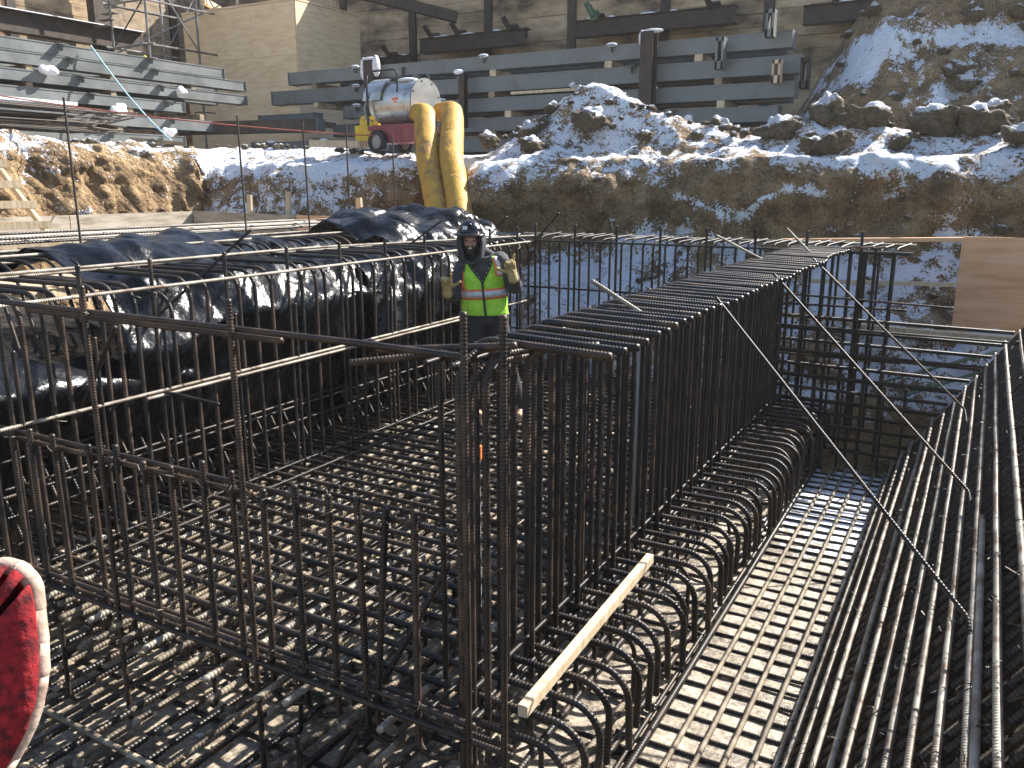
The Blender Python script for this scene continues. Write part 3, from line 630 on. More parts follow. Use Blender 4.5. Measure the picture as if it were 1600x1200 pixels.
# --- steel beam stacks
def steelbeam(lab, grp, c, L, h, ang, m, brackets=(), w_=.3, snow=(), inplane=False):
    t = thing('steel_beam', lab, 'steel beam', c, (0, 0, ang), grp)
    g = G(); g.box((0, 0, h/2-.01), (L, w_, .02)); g.box((0, 0, -h/2+.01), (L, w_, .02)); g.box((0, 0, 0), (L-.002, w_-.02, h-.04)); g.obj('beam_body', M[m], t)
    G().box((-L/2-.008, 0, 0), (.016, w_+.03, h+.02)).obj('end_plate', M['steel'], t); G().box((L/2+.008, 0, 0), (.016, w_+.03, h+.02)).obj('end_plate', M['steel'], t)
    for b in brackets:
        g = G(); g.box((b, -w_/2-.07, h*.5-.012), (.17, .14, .014)); g.box((b, -w_/2-.05, h*.5-.07), (.014, .1, .11)); g.obj('bracket', M['steel'], t)
    if snow:
        for b in snow: G().ell((b, -w_/2-.05, h*.5+.0), (.11, .06, .038), 12, 6).obj('snow_cap', M['snow'], t, smooth=True)
    return t
gl = 'grey steel beams stacked at left'
A = rad(90)
L_ = [(4.58, .20, 13.9, 'topmost'), (4.365, .21, 14.5, 'second from the top'), (4.07, .20, 14.5, 'third from the top'), (3.78, .20, 12.75, 'fourth from the top'), (3.44, .22, 14.35, 'fifth from the top'), (3.1, .20, 12.7, 'lowest')]
for i, (z, h, ye, nm) in enumerate(L_):
    y0 = 3.2+.2*(i % 3); L = ye-y0; cy = (ye+y0)/2
    # local -Y must face +X: rotate so that the local x axis runs along +Y
    steelbeam('%s long grey beam in the sunlit stack at left' % nm, gl, (-15.15, cy, z), L, h, A, 'steel',
              brackets=[b-cy+.3*i*0 for b in (8.0+.15*i, 10.1+.17*i, 12.0+.1*i) if b < ye-.3])
    if i: steelbeam('back row grey beam behind the %s beam of the left stack' % nm, gl, (-15.75, cy-.3, z), L, h, A, 'steel')
random.seed(4)
for i in range(5):
    zt = L_[i][0]-L_[i][1]/2; zb = L_[i+1][0]+L_[i+1][1]/2
    for j, y in enumerate((9.6, 11.3, 13.1)):
        if y < L_[i+1][2]-.2 and zt-zb > .02:
            tag(G().box((-15.45, y+rj(.2), (zt+zb)/2), (.85, .12, zt-zb-.004), bev=.004).obj('spacer_block', M['lumd']), 'timber spacer, %s from right, under the %s beam of the left stack' % (('third', 'second', 'first')[j], L_[i][3].replace(' from the top', '')), 'timber block', 'spacers in the left stack')
for j, y in enumerate((9.4, 11.2, 12.3, 13.9)):
    tag(G().box((-15.4, y, 2.9), (1.4, .2, .2), bev=.01).obj('bearer', M['lumd']), 'timber bearer on the snow under the left stack, %s from the left' % ('first', 'second', 'third', 'fourth')[j], 'timber block', 'bearers under the left stack')
gr = 'grey steel beams stacked at right'
Rr = [(4.53, .26, -14.15, -3.15, 'top'), (4.135, .29, -14.7, -3.0, 'second'), (3.75, .26, -12.6, -3.05, 'third'), (3.37, .25, -12.9, -3.3, 'fourth'), (2.98, .26, -14.5, -3.6, 'bottom')]
for i, (z, h, a, b, nm) in enumerate(Rr):
    L = b-a; cx = (a+b)/2
    steelbeam('%s grey beam of the shaded stack across the back' % nm, gr, (cx, 15.15, z), L, h, 0, 'steelr' if i in (1, 2) else 'steel',
              brackets=[x-cx for x in (-12.2, -9.0-.5*i, -6.3+.4*i) if a < x < b], snow=[x-cx for x in (-12.2, -9.0-.5*i, -6.3+.4*i)][:2 if i % 2 else 3] if i < 3 else ())
    steelbeam('back row grey beam behind the %s beam of the right stack' % nm, gr, (cx+.4, 15.75, z-.02), L-1.2, h, 0, 'steel')
random.seed(9)
for i in range(4):
    zt = Rr[i][0]-Rr[i][1]/2; zb = Rr[i+1][0]+Rr[i+1][1]/2
    for j, x in enumerate((-13.4, -11.1, -8.6, -6.6, -4.4)):
        x += rj(.3)
        tag(G().box((x, 15.45, (zt+zb)/2), (.14, .9, zt-zb-.004), bev=.004).obj('spacer_block', M['lumd' if (i+int(x)) % 2 else 'lum']), 'timber spacer, %s from left, under the %s beam of the right stack' % (('first', 'second', 'third', 'fourth', 'fifth')[j], Rr[i][4]), 'timber block', 'spacers in the right stack')
tag(G().box((-7.6, 15.0, 3.94), (1.6, .05, .05)).obj('timber_batten', M['lum']), 'long pale batten between the second and third beams of the right stack', 'board')
steelbeam('short grey beam piece at the left end of the right stack', gr, (-13.9, 14.7, 3.62), 1.6, .22, 0, 'steelr')
steelbeam('low grey beam lying on the snow at the left end of the right stack', gr, (-12.7, 14.35, 3.0), 3.6, .24, rad(4), 'steel', snow=(-1.2, .2))
steelbeam('dark cross beam joining the corner of the two stacks', gr, (-14.2, 13.8, 3.42), 3.4, .26, rad(12), 'black')
# posts
def post(x, y, z0, z1, lab, wd=.2):
    t = thing('steel_post', lab, 'post', (x, y, z0)); H = z1-z0
    g = G(); g.box((0, -wd/2, H/2), (wd, .014, H)); g.box((0, wd/2, H/2), (wd, .014, H)); g.box((0, 0, H/2), (.012, wd-.014, H)); g.obj('post_body', M['black'], t)
    return t
t = post(-5.5, 14.72, 2.7, 4.78, 'dark steel post wrapped in white plastic standing in front of the right stack', .23)
g = G(); g.ell((-.12, -.02, 1.98), (.06, .1, .14), 10, 7); g.ell((.06, 0, 2.09), (.2, .1, .04), 12, 7); g.obj('plastic_wrap', M['white'], t)
post(-9.35, 14.75, 3.3, 4.32, 'short dark post with snow cap beside the heater', .13)
tag(G().ell((-9.42, 14.7, 4.36), (.11, .08, .05), 12, 6).obj('snow', M['snow'], smooth=True), 'cap of snow on the short post beside the heater', 'snow')
t = post(-11.6, 14.75, 3.0, 4.72, 'rusty bolted post wrapped in plastic just behind the heater', .24)
g = G(); g.ell((-.16, -.05, 1.55), (.07, .1, .24), 10, 7); g.ell((.16, -.05, 1.6), (.08, .1, .22), 10, 7); g.ell((0, -.02, 1.74), (.2, .12, .05), 10, 6); g.obj('plastic_wrap', M['white'], t)
# vertical plates at the right end of the right stack
for k, (x, z, h, m, lab) in enumerate(((-3.45, 4.75, .42, 'steel', 'slotted grey plate standing at the top right end of the right stack'), (-4.25, 4.35, .5, 'steel', 'slotted grey plate between the upper beams of the right stack'),
                                      (-3.3, 4.0, .36, 'lum', 'pale timber end block at the right end of the right stack'), (-2.85, 3.95, .46, 'black', 'dark plate standing right of the right stack'))):
    g = G(); g.box((x-.05, 14.8, z), (.035, .2, h)); g.box((x+.05, 14.8, z), (.035, .2, h)); g.box((x, 14.8, z+h/2-.03), (.14, .2, .06)); g.box((x, 14.8, z-h/2+.06), (.14, .2, .12))
    tag(g.obj('end_plate', M[m]), lab, 'plate')
# white wrapped bundles
for k, (x, y, z, s, lab) in enumerate(((-14.9, 9.75, 4.22, 1.1, 'white wrapped bundle between the second and third beams of the left stack'), (-14.9, 12.65, 4.12, .8, 'small white wrapped bundle at the right of the left stack'),
                                    (-14.85, 11.05, 3.62, 1.1, 'long white wrapped bundle between the fourth and fifth beams of the left stack'), (-14.85, 12.2, 3.27, 1, 'white wrapped bundle over the lowest beam of the left stack'),
                                    (-4.6, 14.3, 3.25, .9, 'white wrapped clamp hanging low in front of the right stack'), (-7.0, 14.85, 4.0, .6, 'white wrapped clamp on the second beam of the right stack'))):
    g = G()
    for j in range(7): g.ell((rj(.05)*s, rj(.11)*s, rj(.05)*s), (.06*s, .09*s, .065*s), 8, 6)
    o = g.obj('wrapped_bundle', M['white'], loc=(x, y, z)); tag(o, lab, 'bundle')
    md = o.modifiers.new('r', 'REMESH'); md.mode = 'VOXEL'; md.voxel_size = .025
# ropes
def catenary(a, b, sag, n=14):
    a = V(a); b = V(b); return [a.lerp(b, i/n)-V((0, 0, sag*4*(i/n)*(1-i/n))) for i in range(n+1)]
tag(G().tube(catenary((-14.9, 10.65, 4.72), (-13.9, 11.45, 3.03), .12), .016, 6).obj('rope', M['rope']), 'pale blue rope hanging over the left stack of beams', 'rope')
tag(G().tube(catenary((-14.4, 7.5, 3.7), (-8.9, 11.3, 2.98), .1), .011, 5).obj('marking_line', M['twine']), 'thin red line strung across in front of the beams', 'line')
# bar bundles with cut ends on the left bank
random.seed(21)
for k in range(22):
    y1 = 9.9+rj(.35); spread = .0+.02*k
    tag(bar('loose_bar', [(0, -5.5, rj(.05)), (0, 0, 0), (rj(.15), .55, rj(.12)+.05)], None, 'black', .02, .6, .08, loc=(-14.15+rj(.35), y1, 3.1+.02*k), n=6),
        'dark bar of the snowy splayed bundle on the left bank', 'rebar', 'dark bars bundled on the left bank')
g = G(); g.box((-14.2, 7.3, 3.56), (.5, 4.6, .05)); o = g.obj('snow_patch', M['snow']); tag(o, 'snow lying along the dark bar bundle on the left bank', 'snow')

# ================================================================ HEATER
t = thing('heater', 'towable drum heater on a faded red cart standing on the snowy bank', 'heater', (-8.9, 12.1, 2.74), (0, 0, rad(-6)))
t.scale = (.78, .78, .78)
# local +x: towards the duct end plate
def ring(x, r, n=28): return [(x, r*cos(2*pi*k/n), 1.02+r*sin(2*pi*k/n)) for k in range(n)]
g = G(); prof_ = [(-.66, .30), (-.62, .38), (-.50, .44), (-.3, .455), (.3, .455), (.66, .455)]
for (x0, r0), (x1, r1) in zip(prof_, prof_[1:]):
    k = len(g.v); g.v += ring(x0, r0)+ring(x1, r1); g.f += [(k+i, k+(i+1) % 28, k+28+(i+1) % 28, k+28+i) for i in range(28)]; g.mi += [0]*28
g.add(ring(-.66, .30), [tuple(range(28))]); o = g.obj('drum', M['chrome'], t, smooth=True)
q = G(); q.tube([(-.42, 0, 1.02)]*1+[(-.43, 0, 1.02)], .462, 28); q.obj('drum_band', M['disc'], o)
g = G(); g.tube([(.66, 0, 1.02), (.70, 0, 1.02)], .485, 32); o = g.obj('end_plate', M['disc'], t)
q = G()
for k in range(8): q.ell((.705, .44*cos(k*pi/4+.3), 1.02+.44*sin(k*pi/4+.3)), (.012, .018, .018), 8, 5)
q.obj('bolts', M['blackp'], o)
g = G()
for k in range(9):
    a = pi*.08+pi*.84*k/8; g.box((-.42, .5*cos(a), 1.04+.5*sin(a)), (.5, .19, .02), rx=a-pi/2)
g.obj('hood', M['chrome'], t)
g = G(); g.box((-.1, 0, 1.53), (.3, .22, .06)); g.tube([(-.0, .1, 1.5), (-.0, .1, 1.78)], .06, 10); g.box((.2, .15, 1.55), (.22, .2, .12)); g.obj('burner_box', M['blackp'], t)
tag(G().ell((.25, -.05, 1.49), (.24, .2, .045), 14, 6).obj('snow_on_drum', M['snow'], t, smooth=True))
for y in (-.52, .5): G().tube(fillet([(-.52, y, .55), (-.52, y, 1.66), (.36, y, 1.66), (.36, y, 1.2)], .12, .03), .022, 8).obj('roll_frame', M['blackp'], t)
g = G(); g.tube(fillet([(-.6, -.3, 1.3), (-.82, -.3, .98), (-.80, -.3, .7), (-.6, -.3, .68)], .05, .03), .022, 7); g.obj('handle', M['disc'], t)
g = G(); g.box((.05, 0, .38), (1.35, .74, .36), bev=.03); g.box((-.68, 0, .52), (.3, .5, .1), bev=.02); o = g.obj('cart', M['red'], t)
G().box((.1, -.376, .55), (1.3, .02, .05)).obj('rim', M['red'], o); G().box((.28, -.373, .36), (.02, .012, .34)).obj('rib', M['red'], o)
for y in (-.46, .46):
    g = G(); n = 22
    pr = [(.15, -.06), (.235, -.055), (.25, -.03), (.25, .03), (.235, .055), (.15, .06)]
    vs = []
    for i in range(n):
        a = 2*pi*i/n
        vs += [(-.32+r*cos(a), y+dy, .22+r*sin(a)) for r, dy in pr]
    g.add(vs, [(i*6+j, i*6+j+1, ((i+1) % n)*6+j+1, ((i+1) % n)*6+j) for i in range(n) for j in range(5)])
    o = g.obj('wheel', M['tyre'], t); G().tube([(-.32, y-.03, .22), (-.32, y+.03, .22)], .155, 18).obj('rim', M['disc'], o)
for x in (.55,):
    G().tube([(x, -.2, .22), (x, -.2, -.02)], .03, 8).box((x, -.2, -.01), (.16, .16, .02)).obj('stand', M['blackp'], t)
q = G(); q.box((-.24, -.463*.9, 1.15), (.13, .012, .16), rx=.4); q.obj('warning_sticker', M['yel'], t)
q = G(); q.box((.22, -.455, 1.08), (.16, .012, .05), rx=.2); q.box((.22, -.45, 1.02), (.10, .012, .03), rx=.2); q.obj('red_sticker', M['vorg'], t)
# fuel can
t = thing('fuel_can', 'yellow plastic fuel can beside the heater wheel', 'fuel can', (-9.75, 12.3, 2.84), (0, 0, .4))
g = G(); g.box((0, 0, .24), (.52, .3, .46), bev=.09); g.box((-.05, 0, .5), (.26, .09, .09), bev=.03); g.obj('can_body', M['yel'], t); G().tube([(.17, 0, .46), (.17, 0, .53)], .05, 10).obj('cap', M['blackp'], t)
# ducts
def duct(pts, lab, r=.20, sd_=0):
    P_ = fillet(pts, .2, .03); Q = [P_[0]]
    for a, b in zip(P_, P_[1:]):
        k = max(1, int((b-a).length/.03)); Q += [a.lerp(b, j/k) for j in range(1, k+1)]
    n = 28; g = G(); vs = []; ref = None; m = len(Q)
    for i in range(m):
        tt = (Q[min(i+1, m-1)]-Q[max(i-1, 0)]).normalized()
        if ref is None: ref = V((0, 0, 1)) if abs(tt.z) < .9 else V((1, 0, 0))
        a = (ref-tt*ref.dot(tt)).normalized(); ref = a; b = tt.cross(a); env = .80+.2*sstep(0, 12, i)
        for k in range(n):
            c, s_ = cos(2*pi*k/n), sin(2*pi*k/n)
            wr = N.noise(V((c*1.3+sd_, s_*1.3, i*.03)))*.014+.006*N.noise(V((c*3+sd_, s_*3, i*.12)))
            if i % 40 < 2: wr -= .006
            vs.append(Q[i]+(a*c+b*s_)*(r*env+wr))
    g.add(vs, [(i*n+k, i*n+(k+1) % n, (i+1)*n+(k+1) % n, (i+1)*n+k) for i in range(m-1) for k in range(n)])
    o = g.obj('heater_duct', M['duct'], smooth=True); tag(o, lab, 'duct', 'yellow ducts from the heater'); return o
duct([(-8.42, 11.80, 3.36), (-8.2, 11.78, 3.33), (-7.62, 11.0, 2.57), (-6.98, 10.3, 1.86), (-6.75, 10.1, 1.55)], 'left one of the two fat yellow ducts hanging from the heater into the pit', .185, 1)
duct([(-8.2, 12.18, 3.38), (-7.86, 12.06, 3.35), (-7.20, 11.0, 2.57), (-6.62, 10.3, 1.86), (-6.3, 9.9, 1.45)], 'right one of the two fat yellow ducts hanging from the heater into the pit', .185, 4)

# ================================================================ ROCKS
ico = []
for s_ in range(6):
    bm = bmesh.new(); bmesh.ops.create_icosphere(bm, subdivisions=4, radius=1)
    for v in bm.verts:
        p = v.co.copy(); q = p*1.1+V((s_*7, 0, 0)); f = 1+.42*N.noise(q)+.16*N.noise(q*2.7)+.07*N.noise(q*6)
        c = N.voronoi(q*1.3)[0]; f += .5*(c[1]-c[0])-.2
        v.co = V((p.x*f, p.y*f*.9, p.z*f*.72))
    me = bpy.data.meshes.new('rock'); bm.to_mesh(me); me.polygons.foreach_set("use_smooth", [True]*len(me.polygons))
    at = me.attributes.new("snow", 'FLOAT', 'POINT')
    at.data.foreach_set("value", [(-.5+1.2*sstep(.25, .85, v.normal.z)+.2*N.noise(v.co*2)) for v in bm.verts]); bm.free(); me.materials.append(M['rock']); ico.append(me)
def rock(x, y, z, s, lab, grp, k=0, nm='rock'):
    o = link(nm, ico[k % 6], None, None, (x, y, z), (rj(.3), rj(.3), rj(3))); o.scale = (s, s*random.uniform(.8, 1.1), s*random.uniform(.8, 1.1)); return tag(o, lab, nm, grp)
random.seed(31)
# (image column of the photograph was used only to read off plan positions)
big = [(-2.62, 12.9, 3.02, .26, 'squat brown rock left of the tall pointed rock on the snowy ridge'), (-2.15, 13.0, 3.22, .36, 'tall pointed pale rock standing on the snowy ridge'),
       (-2.7, 12.4, 2.95, .30, 'rounded dark rock just below the tall pointed rock'), (-1.62, 12.7, 3.05, .34, 'rounded brown rock right of the tall pointed rock'),
       (-.75, 12.5, 2.98, .36, 'wide snow capped boulder in the middle of the right ridge'), (-.25, 12.6, 2.98, .33, 'right half of the wide snow capped boulder pair on the right ridge'),
       (.55, 12.8, 3.08, .35, 'brown boulder with little snow right of the wide snow capped boulder'), (1.25, 12.6, 3.1, .4, 'boulder near the right edge of the picture, half covered by snow'),
       (1.6, 13.0, 3.35, .36, 'highest boulder at the right edge, topped with snow'), (1.55, 12.1, 2.95, .26, 'dark rock low at the right edge'),
       (-1.85, 11.75, 2.72, .26, 'dark jagged clod at the lip of the right bank'), (-2.1, 11.95, 2.70, .22, 'dark clod tucked left of the jagged clod at the lip'),
       (-3.6, 12.8, 3.0, .26, 'snow covered slab like rock at the left end of the ridge'), (-3.9, 12.5, 2.85, .24, 'small brown rock at the left end of the ridge'),
       (-4.6, 12.3, 2.75, .2, 'flat rock in the snow between the mound and the ridge'), (.2, 11.9, 2.78, .22, 'dark flat rock under the boulders on the right ridge'),
       (-1.1, 12.0, 2.72, .16, 'small round rock below the wide snow capped boulder'), (-.1, 13.0, 3.15, .2, 'small rock behind the wide snow capped boulder'),
       (-5.35, 11.9, 3.15, .26, 'large brown clod in the snow on the front of the mound'), (-5.85, 12.75, 3.62, .17, 'small rock on the very top of the mound'),
       (-4.95, 12.6, 3.3, .22, 'brown rock on the right shoulder of the mound'), (-6.45, 12.1, 3.0, .24, 'dark clod on the left slope of the mound'),
       (-6.2, 12.4, 3.38, .18, 'upright clod left of the top of the mound'), (-6.1, 11.55, 2.78, .22, 'flat dark clod low on the front left of the mound'),
       (-7.1, 11.95, 2.9, .18, 'rock at the left foot of the mound beside the yellow ducts'), (-7.35, 12.4, 2.9, .15, 'small rock behind the ducts at the left foot of the mound'), (-4.5, 12.0, 2.9, .14, 'small rock on the lower right of the mound')]
for k, (x, y, z, s, lab) in enumerate(big): rock(x, y, z, s*.98, lab, None, k)
for k in range(110):
    x = random.choice((rj(1.6)-5.8, rj(1.1)-5.9, random.uniform(-4, 2.2), random.uniform(-4, 2.2))); y = 11.9+random.random()*1.6
    rock(x, y, grade(x, y)+.01, random.uniform(.03, .1), 'small brown clod lying in the snow along the top of the bank', 'small clods in the snow', k, 'clod')
for k in range(120):
    x = random.uniform(-2.6, 3.2); y = 13.4+random.random()**1.3*4.2
    rock(x, y, grade(x, y)+.02, random.uniform(.06, .20), 'dark earth clod lying on the shaded slope at the upper right', 'clods on the shaded slope', k, 'clod')
for k in range(90):
    x = random.uniform(-6.0, 2.2); f = random.random(); z = .95+1.5*f
    rock(x, 11.62-.05-.85*(1-f)**1.3+.04*max(x, 0)-.25*sstep(-5, -6.2, x), z, random.uniform(.03, .10), 'small clod sticking out of the brown bank face behind the cage', 'clods in the bank face', k, 'clod')
for k in range(60):
    x = random.uniform(-13.0, -7.6) if k % 2 else random.uniform(-13.9, -13.2); y = random.uniform(11.5, 12.3) if k % 2 else random.uniform(5, 11)
    rock(x, y, grade(x, y)+.02, random.uniform(.03, .08), 'small clod lying in the snow near the heater and the left stack', 'small clods on the left bank', k, 'clod')

# ================================================================ FORMWORK, LUMBER, LADDER
def board(nm, a, b, h, th, m, lab, cat='board', grp=None, bev=.003):
    o = G().beam(a, b, th, h, bev=bev).obj(nm, M[m]); return tag(o, lab, cat, grp)
board('formwork_panel', (-12.3, 5.0, 1.5), (-12.3, 8.1, 1.5), .5, .03, 'plyg', 'near pale formwork panel along the foot of the left bank', 'formwork')
board('formwork_panel', (-12.3, 8.11, 1.5), (-12.3, 10.42, 1.5), .5, .03, 'plyg', 'far pale formwork panel along the left bank, ending at the corner', 'formwork')
board('formwork_panel', (-12.27, 10.44, 1.5), (-9.35, 9.9, 1.5), .5, .03, 'plyg', 'weathered formwork panel turning the corner in front of the snowy bank', 'formwork')
board('formwork_panel', (-9.34, 9.9, 1.5), (-7.1, 9.35, 1.5), .5, .03, 'plyo', 'orange formwork panel between the weathered panel and the black plastic', 'formwork')
for (x, y, h, lab) in ((-10.75, 10.3, .42, 'wooden stake left of centre in front of the snowy bank'), (-9.75, 10.15, .48, 'second wooden stake in front of the snowy bank, left of the ducts'), (-8.1, 9.9, .4, 'splintered stake beside the black plastic heap'), (-13.5, 11.5, 1.3, 'thin stake at the corner of the left bank')):
    tag(G().box((x, y, 1.62+h/2-.1), (.09, .05, h+.2), bev=.004, ry=rj(.12)).obj('stake', M['lum']), lab, 'stake')
tag(G().beam((-10.8, 12.0, 2.93), (-9.6, 11.95, 2.88), .28, .12, bev=.01).obj('timber_beam', M['lum']), 'pale timber on the snow left of the fuel can', 'board')
tag(G().beam((-14.0, 10.6, 3.02), (-13.5, 11.4, 2.95), .3, .06, bev=.01).obj('timber_board', M['lumd']), 'old plank half buried at the top of the left bank', 'board')
for i, (y, z, xx) in enumerate(((7.75, 1.05, -6.75), (8.6, 1.05, -6.78), (9.4, 1.05, -6.8))):
    tag(G().beam((xx, y-.4, z), (xx, y+.4, z), .02, 1.1).obj('formwork_panel', M['plyo']), '%s orange formwork panel seen through the curved bars behind the tarp' % ('first', 'middle', 'last')[i], 'formwork')
# right hand plywood and boards
PW = tag(G().box((.52, 10.4, 1.13), (1.5, .022, 1.06), ry=.0).obj('plywood_sheet', M['plyo']), 'orange plywood panel standing at the far end of the right hand slope', 'plywood')
G().box((.3, 10.46, .45), (.09, .09, 2.3)).obj('panel_post', M['lum'], PW)
board('timber_board', (-2.1, 10.36, 1.56), (-.22, 10.36, 1.63), .045, .09, 'plyo', 'long top board running left from the plywood panel')
board('timber_board', (-1.78, 10.36, 1.10), (-.22, 10.36, 1.14), .045, .07, 'lum', 'middle board running left from the plywood panel, behind the upright bars')
board('timber_board', (-2.05, 9.75, .77), (-1.15, 9.75, .76), .06, .09, 'lum', 'left lower board behind the upright bars at the pit end')
board('timber_board', (-1.2, 9.72, .70), (.35, 9.72, .68), .06, .09, 'lum', 'right lower board running under the plywood panel')
for k, (a, b) in enumerate((((-.9, 9.5, .12), (.2, 9.3, .62)), ((-.7, 9.3, .02), (.25, 9.2, .5)))):
    tag(G().beam(a, b, .16, .012).obj('plastic_strip', M['green']), '%s green plastic strip lying on the snow behind the pit end' % ('upper', 'lower')[k], 'strip')
t = thing('timber_batten', 'pale timber batten lying across the bent bar ends in the foreground', 'board', (-1.46, 2.70, .075), (0, 0, 0))
G().beam((0, 0, 0), (-.05, 1.66, 0), .044, .055, bev=.003).obj('batten', M['lum'], t)
# ladder
t = thing('ladder', 'home made timber ladder leaning against the left bank at the picture edge', 'ladder', (-11.2, 6.5, 0))
G().beam((-.35, .0, 2.75), (.25, .62, 1.2), .05, .1, bev=.004, up=V((1, 0, 0))).obj('rail', M['lum'], t); G().beam((-.5, -.62, 2.75), (.1, -.0, 1.2), .05, .1, bev=.004, up=V((1, 0, 0))).obj('rail', M['lum'], t)
for k in range(6):
    f = .02+.17*k; c1 = V((-.35+.6*f, .62*f, 2.75-1.55*f)); c2 = V((-.5+.6*f, -.62+.62*f, 2.75-1.55*f)); d = (c1-c2).normalized()*.09
    G().beam(c2-d+V((.05, 0, .02)), c1+d+V((.05, 0, .02)), .035, .1, bev=.003).obj('rung', M['lum'], t)
t = thing('pallet', 'pale timber pallet lying under the left cage near the ladder', 'pallet', (-8.9, 5.0, 1.2), (0, 0, .1))
for k in range(7): G().box((0, -1.2+.4*k, 0), (1.6, .14, .03), bev=.003).obj('slat', M['lum'], t)
for x in (-.7, 0, .7): G().box((x, 0, -.06), (.05, 2.7, .09)).obj('runner', M['lum'], t)

# pipes with orange caps
t = thing('pvc_pipe', 'grey plastic pipe with an orange cap standing in the cage behind the near uprights', 'pipe', (-2.18, 3.49, 0))
G().tube([(0, 0, -.5), (0, 0, .86)], .038, 20, cap=False).obj('pipe', M['pvc'], t, smooth=True); g = G(); g.tube([(0, 0, .83), (0, 0, .90), (0, 0, .901)], [.046, .046, .04], 20); g.tube([(0, 0, .895), (0, 0, .915)], .03, 4); g.obj('cap', M['orange'], t)
t = thing('pvc_pipe', 'tall pale plastic pipe with orange tape inside the right wall', 'pipe', (-1.90, 5.1, 0))
G().tube([(0, 0, -.4), (0, 0, 1.5)], .03, 18, cap=True).obj('pipe', M['pvc'], t, smooth=True); G().tube([(0, 0, 1.42), (0, 0, 1.5)], .034, 18).obj('tape', M['orange'], t)

# ================================================================ BLACK PLASTIC
def drape(name, lab, sec, y0, y1, seed, amp=.09, m='tarp', step=.03, ends=.25, crush=1.0, edge=.1):
    """sec(u along length 0..1) -> list of (x, z) control points of the cross-section"""
    ny = int((y1-y0)/step); rows = []
    for i in range(ny+1):
        u = i/ny; cp = sec(u); pts = [V((a, 0, b)) for a, b in cp]; cum = [0]
        for a, b in zip(pts, pts[1:]): cum.append(cum[-1]+(b-a).length)
        nx_ = 70; r = []
        for j in range(nx_+1):
            v = j/nx_; s_ = v*cum[-1]; k = 0
            while k < len(cum)-2 and cum[k+1] < s_: k += 1
            f = (s_-cum[k])/max(cum[k+1]-cum[k], 1e-6); p = pts[k].lerp(pts[k+1], f)
            q = V((u*(y1-y0)*.85+seed, s_*.75, seed*.7))
            q += .35*V((N.noise(q*1.1), N.noise(q*1.1+V((5, 5, 5))), 0))
            rd = N.ridged_multi_fractal(q*.95, .8, 2.1, 4, 1, 2)-1.0
            vo = N.voronoi(q*1.9)[0]; cr = (vo[1]-vo[0])
            dz = amp*(.55*N.noise(V((u*(y1-y0)*3.2+seed, s_*.9, 4)))+.35*abs(N.noise(V((u*(y1-y0)*6+seed, s_*1.6, 4))))+rd*.9+crush*(cr-.45)*1.0+.05*N.noise(q*5)+.55*abs(N.noise(q*1.7+V((3, 3, 3))))+.12*abs(N.noise(q*4.5)))
            tn = (pts[k+1]-pts[k]).normalized(); nn_ = V((-tn.z, 0, tn.x))
            if nn_.z < 0 and abs(nn_.z) > abs(nn_.x): nn_ = -nn_
            if abs(nn_.z) <= abs(nn_.x) and nn_.x < 0: nn_ = -nn_
            p = p+nn_*dz
            yy = y0+(y1-y0)*u+.5*amp*N.noise(q*1.7+V((9, 0, 0)))+edge*N.noise(V((v*4, seed, u*3)))*(1 if u < .04 or u > .96 else .2)
            r.append((p.x, yy, p.z+edge*.8*N.noise(V((u*7, seed, 2)))*(sstep(.8, 1, v))))
        rows.append(r)
    nr = len(rows); nc = len(rows[0]); me = bpy.data.meshes.new(name)
    me.from_pydata([p for r in rows for p in r], [], [(i*nc+j, i*nc+j+1, (i+1)*nc+j+1, (i+1)*nc+j) for i in range(nr-1) for j in range(nc-1)])
    me.polygons.foreach_set("use_smooth", [True]*len(me.polygons))
    o = link(name, me, M[m]); md = o.modifiers.new('s', 'SOLIDIFY'); md.thickness = .004; return tag(o, lab, 'plastic sheet')
def mix(A, B, f): return [(a[0]+(b[0]-a[0])*f, a[1]+(b[1]-a[1])*f) for a, b in zip(A, B)]
A0 = [(-7.0, 1.50), (-6.7, 1.66), (-6.2, 1.70), (-5.85, 1.58), (-5.55, 1.45), (-5.3, 1.0), (-5.5, .55), (-6.0, -.5)]  # lowest points added: black sheet stands in for the deep shade of the trench
A1 = [(-7.1, 1.60), (-6.7, 1.74), (-6.2, 1.73), (-5.9, 1.60), (-5.4, 1.52), (-5.1, 1.2), (-5.3, .7), (-6.0, -.5)]
A2 = [(-6.9, 1.62), (-6.6, 1.66), (-6.2, 1.62), (-5.9, 1.54), (-5.5, 1.45), (-5.1, 1.2), (-5.3, .7), (-6.0, -.5)]
def secA(u): return mix(A0, A1, sstep(0, .35, u)) if u < .6 else mix(A1, A2, sstep(.6, 1, u))
drape('black_tarp', 'long black plastic sheet bulging over the trench behind the left wall', secA, 3.85, 7.0, 3.1, .085, crush=1.3)
def secB(u): return mix([(-9.4, 1.35), (-6.8, 1.3), (-6.0, 1.2), (-5.55, 1.15), (-5.3, 1.0), (-5.5, .5), (-6.0, -.5)], [(-8.2, 1.2), (-6.4, 1.05), (-5.9, .95), (-5.6, .9), (-5.35, .75), (-5.55, .4), (-6.0, -.5)], u)  # same drop to the floor, sheet colour in place of trench shade
drape('black_tarp', 'lower smoother black sheet in the trench at the left picture edge', secB, 1.6, 4.5, 8.4, .05, crush=.4)
def secC(u): return mix([(-6.1, 1.5), (-5.8, 1.45), (-5.5, 1.45), (-5.25, 1.35), (-5.1, 1.1), (-5.1, .75), (-5.9, -.5)], [(-6.2, 1.58), (-5.9, 1.56), (-5.5, 1.55), (-5.2, 1.45), (-5.0, 1.25), (-5.05, .9), (-5.9, -.5)], sstep(.1, .7, u))  # also carried down, black plastic filling in for shade behind the wall
